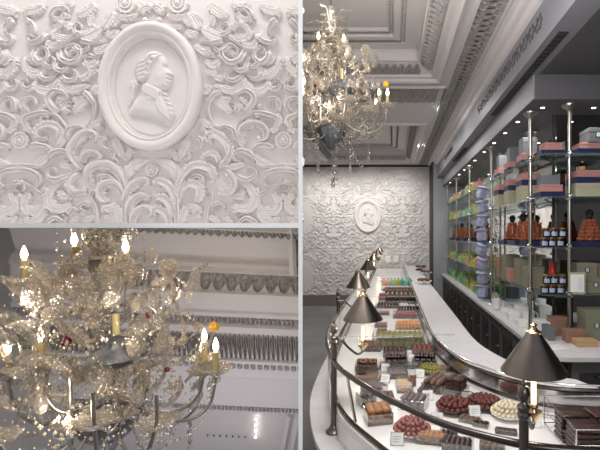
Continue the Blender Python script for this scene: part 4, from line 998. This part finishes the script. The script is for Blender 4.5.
# lavender bundles and flower posts hanging down poles
lv = MB().lathe([(.012, -.10), (.05, -.085), (.062, -.02), (.05, .04), (.075, .075), (.055, .095), (.01, .10)], 14, lob=.12, nl=5)
lm_ = lv.mesh('lavender_bundle', M['lav']); fb = flower_mb(.06, 7, .9).mesh('flower_head', M['cream'])
for k in range(8):
    z = 1.08+k*.205
    o = part('lavender_bundle', lm_, None, None, (1.31, 6.25, z)); tag(o, ['lavender blue cloth bundle lowest on the garland', 'lavender blue cloth bundle second up the garland', 'lavender blue cloth bundle third up the garland', 'lavender blue cloth bundle fourth up the garland', 'lavender blue cloth bundle fifth up the garland', 'lavender blue cloth bundle sixth up the garland', 'lavender blue cloth bundle second from the garland top', 'topmost lavender blue cloth bundle of the garland'][k], 'cloth bundle', 'lavender garland'); o.scale = (1.3, 1.3, .92); o.rotation_euler = (R.uniform(-.3, .3), R.uniform(-.35, .35), k)
fp = thing('flower_garland', 'cream rosette garland hanging beside the lavender bundles', 'garland', (1.36, 5.7, CT))
part('cord', MB().cyl((0, 0, 0), .004, .02, 1.6, 6), M['cream'], fp)
for k in range(8):
    o = part('flower_head', fb, None, fp, (0, -.01, .15+k*.2)); o.rotation_euler = (1.2, 0, .3*k)
    o = part('leaf', crystal_leaf(.08, .02, .8, 2), M['sage'], fp, (0, 0, .08+k*.2))
# far colourful packets
cols = [('green', 'green'), ('yellow', 'yellow'), ('lime', 'lime'), ('peach', 'peach'), ('teal', 'teal'), ('pinkcard', 'pink'), ('cream', 'cream')]
pk = {}
for c, n in cols:
    pk[c] = MB().box(-.05, .05, -.05, .05, 0, .10, .006).box(-.015, .015, -.004, .004, .10, .135).mesh('packet', M[c], False)
def packets(z, y0, y1, rows, sn, seq, s=1.):
    k = 0; y = y0
    while y < y1:
        for r in range(rows):
            c, n = cols[seq[R.randrange(len(seq))]]; k += 1
            o = part('packet', pk[c], None, None, (1.40+r*.11, y, z+.0005)); o.scale = (s, s, s*R.uniform(.7, 1.5)); o.rotation_euler = (0, 0, R.uniform(-.25, .25))
            tag(o, f'small {n} packet among the colourful packets on the {sn}', 'packet', f'{n} packets on the {sn}')
        y += .13*s+.02
packets(2.25, 6.9, 10.3, 1, 'second shelf, far end', [5, 1, 6, 2, 0, 1, 4])
packets(2.64, 6.9, 10.3, 1, 'top shelf, far end', [5, 5, 6, 1, 2, 0, 4], 1.1)
packets(1.36, 6.9, 10.3, 2, 'lowest shelf, far end', [5, 6, 2, 1, 2, 1, 0, 1])
packets(CT, 6.7, 10.3, 2, 'back worktop, far end', [6, 5, 2, 0, 1, 0, 2, 0, 0])
solo('round_tin', MB().lathe([(.12, 0), (.125, .01), (.125, .18), (.11, .185), (1e-4, .186)], 24), M['greycard'], 'large round grey tin on the back worktop left of the lavender', 'tin', (1.42, 6.5, CT+.0005))

# ================================================================== 5. display case
ZD, ZR, ZW, ZL = 1.03, 1.27, 1.10, .91
front = [(-.43, 11.15), (-.43, 6), (-.43, 3.7), (-.425, 3.1), (-.39, 2.58), (-.27, 2.09), (-.09, 1.76), (.06, 1.56), (.20, 1.41), (.40, 1.29), (.62, 1.25), (.95, 1.235), (1.5, 1.23)]
rear = [(.31, 11.15), (.31, 6), (.31, 4.2), (.325, 3.2), (.42, 2.62), (.53, 2.38), (.66, 2.22), (.80, 2.13), (1.0, 2.10), (1.5, 2.10)]
outerw = [(.63, 11.15), (.63, 6), (.63, 4.2), (.63, 3.34), (.68, 2.95), (.78, 2.64), (.90, 2.46), (1.02, 2.38)]
def sm(p, n=6): return [(v.x, v.y) for v in cr([(x, y, 0) for x, y in p], n)]
fr_, re_, ow_ = sm(front), sm(rear), sm(outerw)
def off(path, d):
    out = []; 
    for i, p in enumerate(path):
        a = path[max(0, i-1)]; c = path[min(len(path)-1, i+1)]; t = Vector((c[0]-a[0], c[1]-a[1])).normalized()
        out.append((p[0]-t.y*d, p[1]+t.x*d))
    return out
def ribbon(pa, pb, z0, z1):
    """closed slab between two plan curves resampled to equal counts"""
    def rs(P, n):
        P = [Vector(p) for p in P]; L_ = [0]
        for i in range(1, len(P)): L_.append(L_[-1]+(P[i]-P[i-1]).length)
        o = []
        for k in range(n):
            s = L_[-1]*k/(n-1); i = max(j for j in range(len(L_)) if L_[j] <= s+1e-9); i = min(i, len(P)-2)
            t = (s-L_[i])/max(1e-9, L_[i+1]-L_[i]); o.append(P[i].lerp(P[i+1], t))
        return o
    n = 90; A, Bq = rs(pa, n), rs(pb, n); V = []
    for a, c in zip(A, Bq): V += [(a.x, a.y, z0), (a.x, a.y, z1), (c.x, c.y, z1), (c.x, c.y, z0)]
    Fs = []
    for i in range(n-1):
        for j in range(4): Fs.append((i*4+j, i*4+(j+1) % 4, (i+1)*4+(j+1) % 4, (i+1)*4+j))
    Fs += [(3, 2, 1, 0), ((n-1)*4, (n-1)*4+1, (n-1)*4+2, (n-1)*4+3)]
    return MB().add(V, Fs)
case = thing('display_case', 'long curved glass fronted chocolate display case with dark rails', 'display case', (0, 5, 0)); co_ = Vector((0, -5, 0))
def cpart(name, mb, m, smooth=False, parent=None):
    mb.v = [(x, y-5, z) for x, y, z in mb.v]; return part(name, mb, m, parent or case, smooth=smooth)
cpart('base_cabinet', ribbon(off(fr_, -.02), off(re_, .0), 0.0, ZL-.03), M['wood'])
cpart('ledge', ribbon(off(fr_, -.10), off(fr_, .10), ZL-.028, ZL), M['marble'], True)
cpart('plinth', ribbon(off(fr_, .01), off(re_, -.005), ZL+.001, ZD-.03), M['deck'])
cpart('deck', ribbon(off(fr_, .012), off(re_, -.004), ZD-.029, ZD), M['deck'])
rl = [(x, y, ZR) for x, y in fr_]; cpart('top_rail', MB().tube(rl, .0125, 10), M['railmetal'], True)
cpart('bottom_rail', MB().tube([(x, y, ZD+.012) for x, y in off(fr_, .03)], .009, 8), M['railmetal'], True)
cpart('front_glass', MB().sweep(off(fr_, .006), [(0, ZD+.004), (0, ZR-.012)]), M['sheet'])
#cpart('top_glass', ribbon(off(fr_, .014), off(re_, -.03), ZR+.004, ZR+.010), M['sheet'])
cpart('rear_rail', MB().tube([(x, y, ZW+.045) for x, y in off(re_, -.012)], .010, 8), M['railmetal'], True)
cpart('rear_rail', MB().tube([(x, y, ZW+.075) for x, y in off(re_, -.03)], .006, 8), M['chrome'], True)
cpart('rear_rail', MB().tube([(x, y, ZD+.03) for x, y in off(re_, -.02)], .012, 8), M['railmetal'], True)
cpart('rear_channel', ribbon(off(re_, -.022), off(re_, -.004), ZD+.001, ZW+.035), M['chrome'])
for (x1, y1, x2, y2) in ((-.395, 2.63, .42, 2.72), (-.43, 4.4, .30, 4.4), (-.43, 6.3, .30, 6.3), (-.43, 8.3, .30, 8.3)):
    b = MB(); b.add([(x1+.02, y1, ZD+.002), (x2-.03, y2, ZD+.002), (x2-.03, y2, ZR), (x1+.02, y1, ZR)], [(0, 1, 2, 3)]); cpart('glass_divider', b, M['sheet'])
    cpart('divider_edge', MB().tube([(x1+.02, y1, ZR), (x2-.03, y2, ZR)], .006, 6), M['acrylic'], True)
for (x, y, dx, dy) in ((-.21, 2.0, .045, -.05), (.43, 1.31, .07, .10)):
    cpart('bracket', MB().tube([(x, y, ZR-.01), (x+dx*.3, y+dy*.3, ZR-.08), (x+dx, y+dy, ZD+.02)], .007, 8), M['chrome'], True)
cpart('deck_rail', MB().tube([(x, y, ZD+.012) for x, y in off(re_, -.10)], .004, 6), M['chrome'], True)  # thin chrome rail along the back of the deck
# customer-side worktop (service counter)
solo('service_worktop', ribbon(off(re_, .0)[:-4], ow_, ZW-.03, ZW), M['marble'], 'white marble service worktop curving behind the display case', 'worktop', smooth=False)
sc_ = solo('service_cabinet', ribbon(off(re_, .012)[:-4], off(ow_, -.03), 0, ZW-.031), M['wood'], 'dark cabinet base under the curving white service worktop', 'cabinet', smooth=False)

# ---- lamps
lamp = thing('counter_lamp', 'lamp', 'lamp', (0, 0, ZL))
zb = ZL
post = MB().lathe([(.042, 0), (.042, .008), (.03, .016), (.02, .03), (.0145, .05), (.0145, .44), (.019, .445), (.021, .455), (.016, .462), (.019, .468), (.021, .478), (.012, .486), (.010, .495)], 16)
part('post', post, M['darkmetal'], lamp)
part('finial', MB().lathe([(.009, .49), (.016, .50), (.019, .515), (.015, .532), (.006, .540), (.008, .547), (.004, .556), (1e-4, .560)], 14), M['darkmetal'], lamp)
def armpts(dx, dy): return cr([(0, 0, .44), (dx*.25, dy*.25, .455), (dx*.5, dy*.5, .42), (dx*.8, dy*.8, .385), (dx, dy, .40), (dx, dy, .43)], 6)
def lamp_rest(root, dx, dy):
    part('arm', MB().tube(armpts(dx, dy), .006, 8).ball((dx*.35, dy*.35, .45), .010, 8).ball((dx*.1, dy*.1, .446), .011, 8), M['darkmetal'], root)
    part('cup', MB().lathe([(.005, .40), (.014, .41), (.024, .428), (.026, .434), (.012, .432), (.009, .44), (.015, .448), (.013, .456)], 18, (dx, dy, 0), lob=.05, nl=8), M['gold'], root)
    cs = part('candle_sleeve', MB().lathe([(.0085, .456), (.0085, .525)], 12, (dx, dy, 0)), M['bulb'], root); cs['label'] = 'glowing cream sleeve'
    sh = [(.100, .560), (.1015, .562), (.022, .680), (.020, .680), (.0985, .563)]
    part('lamp_shade', MB().lathe(sh+[sh[0]], 40, (dx, dy, 0)), M['shade'], root)
    part('shade_rim', MB().tube([(dx+.1008*math.cos(a*PI/20), dy+.1008*math.sin(a*PI/20), .5605) for a in range(40)], .0016, 5, closed=True), M['darkmetal'], root)
    part('cap', MB().lathe([(.024, .678), (.026, .684), (.014, .690), (.008, .70), (.012, .706), (1e-4, .715)], 16, (dx, dy, 0)), M['gold'], root)
ls = [((.394, 1.285), (.448, 1.36), 'nearest lamp with dark cone shade, in front of the white worktop'), ((-.292, 2.16), (-.148, 2.19), 'second nearest cone shaded lamp, at the start of the counter curve'), ((-.437, 3.50), (-.277, 3.54), 'third cone shaded lamp from the viewer along the display case'),
      ((-.447, 5.33), (-.297, 5.33), 'fourth cone shaded lamp from the viewer'), ((-.45, 7.4), (-.31, 7.4), 'fifth cone shaded lamp from the viewer'), ((-.45, 9.4), (-.31, 9.4), 'second farthest cone shaded lamp'), ((-.45, 11.0), (-.31, 11.0), 'farthest cone shaded lamp, against the relief wall')]
for i, ((x, y), (sx, sy), l) in enumerate(ls):
    if i == 0: root = lamp
    else:
        root = thing('counter_lamp', l, 'lamp', (0, 0, ZL)); 
        for c_ in lamp.children:
            if c_.name.startswith(('post', 'finial')): dup(c_, parent=root)
    root['label'] = l; root['group'] = 'cone shaded lamps along the case'
    root.location = (x, y, ZL+.0005); lamp_rest(root, sx-x, sy-y)
    light('POINT', 'lamp_glow', (sx, sy, ZL+.545), 1.4 if i < 3 else 1.0, WARM, .012)

# ================================================================== 6. chocolates
def deckp(x, y, z=ZD): return onz(x, y, z)
bm_ = {}
def choc_mesh(kind, m):
    k = (kind, m)
    if k not in bm_:
        r = .0125
        if kind == 'ball': b = MB().ball((0, 0, 0), r, 10)
        elif kind == 'almond': b = MB().ball((0, 0, 0), r, 10, sx=1.45, sy=.9, sz=.75)
        elif kind == 'egg': b = MB().ball((0, 0, 0), r, 10, sx=1.1, sy=1.1, sz=1.35)
        elif kind == 'square': b = MB().box(-r, r, -r, r, -r*.5, r*.5, .003)
        elif kind == 'bar': b = MB().box(-r*.55, r*.55, -r*3, r*3, -r*.5, r*.5, .003)
        elif kind == 'lobe': b = MB().lathe([(1e-4, -r*.8), (r*.8, -r*.6), (r, 0), (r*.7, r*.6), (1e-4, r*.85)], 10, lob=.1, nl=5)
        elif kind == 'log': b = MB().ball((0, 0, 0), r, 10, sx=.8, sy=2.3, sz=.8)
        bm_[k] = b.mesh('chocolate', M[m])
    return bm_[k]
KN = dict(ball=('truffle', 'truffle'), almond=('almond', 'almond'), egg=('chocolate_egg', 'chocolate'), square=('chocolate_square', 'chocolate square'), bar=('chocolate_stick', 'chocolate stick'), lobe=('praline', 'praline'), log=('chocolate_log', 'chocolate log'))
def put(kind, m, pos, s, label, group, name='chocolate', cat='chocolate', rz=None):
    if cat == 'chocolate': name, cat = dict(whitechoc=('white_chocolate', 'white chocolate'), orange=('candied_orange', 'candied fruit'), redsweet=('jelly', 'jelly'), redchoc=('chocolate_cluster', 'chocolate cluster')).get(m, KN[kind])
    o = part(name, choc_mesh(kind, m), None, None, pos); o.scale = (s,)*3
    o.rotation_euler = (0, 0, R.uniform(0, 6.3) if rz is None else rz); return tag(o, label, cat, group)
def bowl(p, r, kind, m, n_layers, s, what, where, bm='whitecard', name='truffle'):
    """shallow dish heaped with individual sweets"""
    t = thing('bowl', f'{"white" if bm=="whitecard" else "dark"} shallow dish of {what} {where}', 'bowl', p+Vector((0, 0, .0005)))
    part('dish', MB().lathe([(r*.55, 0), (r*.6, .002), (r*.95, .016), (r*1.04, .024), (r*1.0, .026), (r*.88, .018), (r*.5, .008), (1e-4, .007)], 32), M[bm], t)
    d = .0125*s*(1.0); grp = f'{what} in the dish {where}'
    for l in range(n_layers):
        rad = r*.93*(1-l*.22); rr_ = rad
        while rr_ > -.001:
            n = max(1, int(2*PI*rr_/(d*2.02)))
            for k in range(n):
                a = 2*PI*k/n+l*.5+rr_*40
                put(kind, m, p+Vector((rr_*math.cos(a)+R.uniform(-.001, .001), rr_*math.sin(a), .020+d*.9+l*d*1.35-(.004 if rr_ < rad*.6 and l == 0 else 0)+R.uniform(-.0015, .0015))), s*R.uniform(.93, 1.05), f'{what[:-1] if what.endswith("s") else what} heaped in the dish {where}', grp, name)
            rr_ -= d*2.0
            if l < n_layers-1 and rr_ < rad-d*3.5: break
    return t
# pink truffles etc. (near, below the rail)
bowl(deckp(412, 434), .080, 'ball', 'pinkchoc', 3, .85, 'rosy pink truffles', 'behind the front rail')
bowl(deckp(454, 411), .085, 'lobe', 'redchoc', 2, 1.0, 'reddish brown clusters', 'left of the dark red dish', 'wood', 'chocolate')
bowl(deckp(484, 407), .088, 'lobe', 'redchoc', 2, .9, 'dark red truffles', 'left of the white chocolates', 'wood', 'truffle')
bowl(deckp(508, 417), .080, 'ball', 'whitechoc', 3, .85, 'white chocolate balls', 'beside the nearest lamp post')
def tray(p, wx, wy, kind, m, nx, ny, lay, s, what, where, rz=0., tm='acrylic', h=.035, krz=0., cat='chocolate'):
    t = thing('tray', f'clear box tray of {what} {where}', 'tray', p+Vector((0, 0, .0005)), None, rz)
    part('floor_sheet', MB().box(-wx/2, wx/2, -wy/2, wy/2, 0, .003), M['acrylic'], t, smooth=False)
    b = MB()
    for (a, c, d, e) in ((-wx/2, wx/2, -wy/2, -wy/2+.003), (-wx/2, wx/2, wy/2-.003, wy/2), (-wx/2, -wx/2+.003, -wy/2, wy/2), (wx/2-.003, wx/2, -wy/2, wy/2)): b.box(a, c, d, e, .003, h)
    part('side_walls', b, M[tm], t, smooth=False)
    rot = Matrix.Rotation(rz, 3, 'Z'); grp = f'{what} in the tray {where}'
    for l in range(lay):
        for i in range(nx-(l % 2)*0):
            for j in range(ny):
                q_ = Vector(((i+.5)/nx*wx*.92-wx*.46, (j+.5)/ny*wy*.92-wy*.46, 0))
                if l: q_ *= .9
                hh = {'square': .5, 'bar': .5, 'almond': .75, 'log': .8, 'egg': 1.35, 'lobe': .8, 'ball': 1.}[kind]*.0125*s
                put(kind, m, p+rot @ q_+Vector((0, 0, .005+hh+l*hh*1.7)), s, f'{what[:-1] if what.endswith("s") else what} in the clear tray {where}', grp, rz=rz+krz+R.uniform(-.12, .12), cat=cat)
    return t
def trp(x, y, *a, **k):
    hh = {'square': .5, 'bar': .5, 'almond': .75, 'log': .8, 'egg': 1.35, 'lobe': .8, 'ball': 1.}[a[2]]*.0125*a[7]*2
    H = hh+(a[6]-1)*hh*.85; d = (EYE-ZD)*F/(y-CY); return tray(deckp(x, y+.45*H*F/d), *a, **k)
trp(378, 414, .12, .12, 'almond', 'almond', 3, 4, 3, 1.35, 'orange brown almonds', 'by the bracket at the front left', .25, h=.05)
trp(432, 438, .13, .07, 'almond', 'almond', 5, 3, 2, 1.0, 'toasted almonds', 'right of the pink truffle dish', -.2)
trp(449, 436, .08, .07, 'log', 'dark', 4, 1, 2, 1.0, 'dark oval chocolates', 'right of the toasted almonds', -.2)
trp(414, 402, .13, .12, 'ball', 'greychoc', 4, 4, 2, 1.2, 'grey dusted truffles', 'under the middle of the front rail', -.3, h=.05)
trp(437, 384, .13, .14, 'log', 'cocoa', 3, 2, 2, 1.9, 'large cocoa dusted logs', 'left of the dark slab stack', -.55, h=.045)
trp(456, 388, .11, .11, 'square', 'dark', 2, 2, 5, 1.9, 'dark square slabs', 'next to the rear rail', -.55, h=.05)
trp(404, 386, .09, .17, 'bar', 'stripe', 6, 2, 2, 1.1, 'pale striped caramel bars', 'in the middle row', .05, h=.045)
trp(374, 389, .10, .12, 'log', 'greychoc', 3, 2, 2, 1.35, 'grey chocolate sticks', 'near the second lamp', 1.2, h=.04)
trp(368, 378, .10, .14, 'bar', 'choc', 5, 2, 2, 1.1, 'milk chocolate sticks', 'behind the grey sticks', 1.45, h=.04)
trp(397, 373, .12, .16, 'bar', 'greychoc', 7, 2, 2, 1.2, 'grey chocolate bars', 'behind the pale striped bars', .1, h=.04)
trp(367, 366, .15, .10, 'log', 'choc', 7, 1, 3, 1.4, 'ribbed milk chocolate logs', 'left in the third row', 0, h=.05)
trp(396, 361, .16, .12, 'log', 'dark', 7, 1, 3, 1.6, 'ribbed dark chocolate logs', 'centre of the third row', 0, h=.05)
trp(425, 360, .16, .14, 'log', 'dark', 7, 1, 3, 1.6, 'ribbed black chocolate logs', 'right of the third row', -.15, h=.05)
bowl(deckp(431, 373), .075, 'ball', 'olive', 2, .8, 'pistachio dusted truffles', 'near the rear rail', 'greycard')
trp(470, 420, .10, .05, 'lobe', 'cocoa', 4, 2, 1, 1.1, 'round praline nuts', 'before the dark red dish', -.5, h=.02)
trp(481, 424, .07, .04, 'lobe', 'dark', 3, 1, 1, 1.2, 'small dark pralines', 'before the white price card', -.45, h=.02)
trp(506, 432, .09, .035, 'square', 'dark', 4, 1, 1, 1.3, 'dark chocolate squares', 'left of the nearest lamp post', -.3, h=.02)
# rows beyond the divider
trp(395, 352, .17, .15, 'egg', 'dark', 5, 2, 1, 1.7, 'dark upright pods', 'just beyond the glass divider', 0, h=.05)
trp(422, 350, .15, .15, 'egg', 'redchoc', 4, 2, 1, 1.7, 'reddish upright pods', 'beyond the divider at right', 0, h=.05)
trp(398, 283, .50, .16, 'lobe', 'choc', 8, 1, 2, 2.2, 'brown pralines', 'just before the colourful packets', 0)
trp(383, 297, .12, .18, 'ball', 'pinkchoc', 3, 2, 2, 1.8, 'rosy rounds', 'left of the large dark domes', 0)
trp(399, 293.5, .50, .16, 'lobe', 'cocoa', 7, 1, 2, 2.4, 'cocoa domes', 'behind the large dark domes', 0)
trp(408, 309, .26, .14, 'log', 'dark', 7, 1, 2, 1.6, 'dark ridged logs', 'behind the red jelly', 0)
trp(382, 334, .10, .14, 'ball', 'choc', 3, 3, 2, 1.4, 'milk chocolate rounds', 'beside the pale pink sweets', 0)
trp(361, 375, .06, .10, 'ball', 'dark', 3, 3, 2, .9, 'small dark balls', 'far left against the front glass', .2)
trp(388, 398, .06, .10, 'lobe', 'cocoa', 2, 4, 2, 1.1, 'hazelnut pralines', 'right of the orange brown almonds', .1, h=.04)
trp(425, 392, .06, .09, 'square', 'dark', 2, 3, 3, 1.0, 'thin dark squares', 'between grey truffles and slabs', -.4, h=.04)
trp(412, 381, .05, .10, 'lobe', 'choc', 2, 4, 2, 1.0, 'round caramels', 'right of the striped bars', -.1, h=.04)
# raised glass box of olive sweets
trp(400, 341, .42, .16, 'egg', 'olive', 9, 2, 2, 1.9, 'olive green wrapped sweets', 'spanning the case in a tall clear box', 0, h=.12)
trp(408, 325, .24, .20, 'ball', 'orange', 7, 5, 2, 1.15, 'candied orange pieces', 'behind the olive green sweets', 0, h=.04)
trp(405, 315, .26, .22, 'square', 'redsweet', 7, 4, 3, 1.2, 'red jelly squares', 'behind the candied orange', 0, h=.05)
trp(381, 325, .12, .14, 'ball', 'pinkchoc', 4, 3, 1, 1.1, 'pale pink sweets', 'left of the candied orange', 0)
trp(384, 313, .12, .14, 'square', 'redsweet', 4, 3, 2, 1.1, 'small red squares', 'left of the red jelly', 0)
trp(388, 305, .30, .18, 'ball', 'cocoa', 7, 3, 2, 1.4, 'cocoa dusted truffles', 'in the middle far row', 0)
trp(400, 299, .40, .16, 'egg', 'dark', 7, 1, 1, 2.8, 'large dark chocolate domes', 'standing in the far row', 0, h=.03)
trp(414, 302.5, .16, .16, 'square', 'greychoc', 4, 3, 1, 1.3, 'silver grey squares', 'at the far right of the case', 0, h=.02)
trp(399, 289, .55, .20, 'square', 'choc', 9, 2, 2, 1.9, 'brown caramel cubes', 'below the colourful packets', 0)
for i, (x, c, n) in enumerate([(384, 'peach', 'peach'), (388, 'peach', 'peach'), (391.5, 'teal', 'teal'), (395, 'yellow', 'yellow'), (398.5, 'lime', 'lime'), (402, 'green', 'green'), (406, 'teal', 'teal'), (410, 'green', 'green')]):
    p = deckp(x, 285); o = part('packet', pk[c], None, None, p+Vector((0, 0, .0005))); o.scale = (.8, 1.4, .9)
    tag(o, f'{n} sweet packet at the far end of the display case', 'packet', f'{n} packets at the far end of the display case')
# small easel price cards
card = thing('price_card', 'card', 'price card', (0, 0, 0))
cm = Matrix.Rotation(-.35, 4, 'X')
part('holder', MB().box(-.028, .028, -.001, .001, 0, .052).xf(cm), M['steel'], card, smooth=False)
part('paper', MB().box(-.025, .025, -.0022, -.0008, .003, .049).xf(cm), M['whitecard'], card, smooth=False)
b = MB()
for k in range(3): b.box(-.016, .016-.006*k, -.0026, -.002, .033-k*.009, .0345-k*.009)
part('printed_lines', b.xf(cm), M['greycard'], card, smooth=False)
cs_ = [(397, 446, 'leaning before the pink truffle dish'), (475, 417, 'between the reddish and dark red dishes'), (535, 428, 'right of the nearest lamp post'), (403, 410, 'left of the grey dusted truffles'), (437, 425, 'behind the toasted almonds'), (385, 372, 'between the sticks and grey bars'), (420, 378, 'right of the pale striped bars'), (382, 396, 'right of the grey sticks'), (428, 401, 'right of the grey dusted truffles'), (452, 398, 'in front of the dark slabs'), (385, 383, 'left of the pale striped bars'), (412, 362, 'between the ribbed dark logs')]
for i, (x, y, l) in enumerate(cs_):
    o = card if i == 0 else dup(card); o.location = deckp(x, y)+Vector((0, 0, .001)); o['label'] = 'small white price card '+l; o.rotation_euler = (0, 0, R.uniform(-.3, .1))
# big wire basket with dark chocolate at right
p = Vector((.86, 1.78, ZD))
bk = thing('wire_basket', 'clear lidded basket of dark chocolate slabs at the right end of the case', 'basket', p)
b = MB()
for z in (.02, .08, .14):
    b.tube([(-.17, -.17, z), (.25, -.17, z), (.25, .17, z), (-.17, .17, z)], .003, 5, closed=True)
for q_ in [(-.17, -.17), (.04, -.17), (.25, -.17), (.25, .17), (-.17, .17)]: b.tube([(q_[0], q_[1], 0), (q_[0], q_[1], .14)], .003, 5)
part('wires', b, M['chrome'], bk)
part('clear_side', MB().box(-.168, .248, -.1715, -.169, 0, .14), M['sheet'], bk, smooth=False)
sl = MB().box(-.06, .06, -.05, .05, 0, .018, .004).mesh('chocolate_slab', M['dark'])
for k in range(6):
    for i in range(3):
        for j in range(2):
            o = part('chocolate_slab', sl, None, None, p+Vector((-.09+i*.132, -.07+j*.13, .003+k*.0195))); o.rotation_euler = (0, 0, R.uniform(-.08, .08)); tag(o, 'dark chocolate slab stacked in the wire basket', 'chocolate', 'slabs in the wire basket')
trp(458, 447, .12, .08, 'ball', 'dark', 5, 3, 2, 1.1, 'dark truffles', 'low behind the front glass, left of the lamp post', -.3, h=.05)
trp(492, 446, .10, .06, 'lobe', 'cocoa', 4, 3, 1, 1.1, 'cocoa pralines', 'low behind the front glass, beside the dark truffles', -.25, h=.03)
trp(366, 402, .08, .10, 'bar', 'dark', 4, 2, 2, 1.0, 'dark chocolate sticks', 'beside the orange brown almonds', .4, h=.05)
trp(443, 371, .07, .10, 'lobe', 'choc', 3, 4, 2, 1.1, 'round milk pralines', 'beside the rear rail at the bend', -.5, h=.04)
trp(413, 366, .08, .08, 'bar', 'greychoc', 4, 1, 2, 1.0, 'short grey sticks', 'below the ribbed dark logs', 0, h=.05)
trp(384, 366, .06, .08, 'ball', 'pinkchoc', 3, 3, 2, .8, 'rosy sugared balls', 'between the ribbed logs', 0, h=.05)
trp(372, 346, .14, .16, 'log', 'choc', 5, 2, 2, 1.5, 'milk chocolate logs', 'beyond the divider at left', 0, h=.06)

# bowls on the service worktop, far end
for (x, y, m, r, l, bmn) in [(424, 284, 'choc', .13, 'brown rounds nearest on the worktop', 'whitecard'), (426, 275, 'choc', .13, 'brown pieces second on the worktop', 'whitecard'), (419, 273, 'dark', .07, 'dark bits left of the brown pieces', 'whitecard'), (421, 269.5, 'dark', .16, 'black domes at the far end', 'whitecard')]:
    p = onz(x, y, ZW)
    st_ = thing('cake_stand', f'white footed plate of {l}', 'plate', p+Vector((0, 0, .0005)))
    part('foot', MB().lathe([(r*.4, 0), (r*.35, .006), (.012, .015), (.012, .035), (r*.3, .04)], 20), M['whitecard'], st_)
    part('plate', MB().lathe([(r*.3, .040), (r*.9, .043), (r, .052), (r*.98, .054), (r*.85, .047), (1e-4, .046)], 28), M['whitecard'], st_)
    for k in range(12):
        a = k*2.4; rr_ = r*.8*math.sqrt((k+.5)/12)
        put('lobe', m, p+Vector((rr_*math.cos(a), rr_*math.sin(a), .047+.02+.012*(k < 5))), 2.0, f'{l} piece on its white plate', f'{l} pieces', 'cake', 'cake')
# standing menu cards at the far end of the case
for (x, l) in ((388, 'left of the two white cards standing at the far end of the case'), (396, 'right of the two white cards standing at the far end of the case')):
    p = at(x, 273, 9.5); t = thing('menu_card', l, 'menu card', (p.x, 9.5, ZR+.011))
    part('card', MB().box(-.05, .05, -.003, .003, .01, .16), M['whitecard'], t, smooth=False); part('foot', MB().box(-.06, .06, -.02, .02, 0, .012), M['steel'], t, smooth=False)
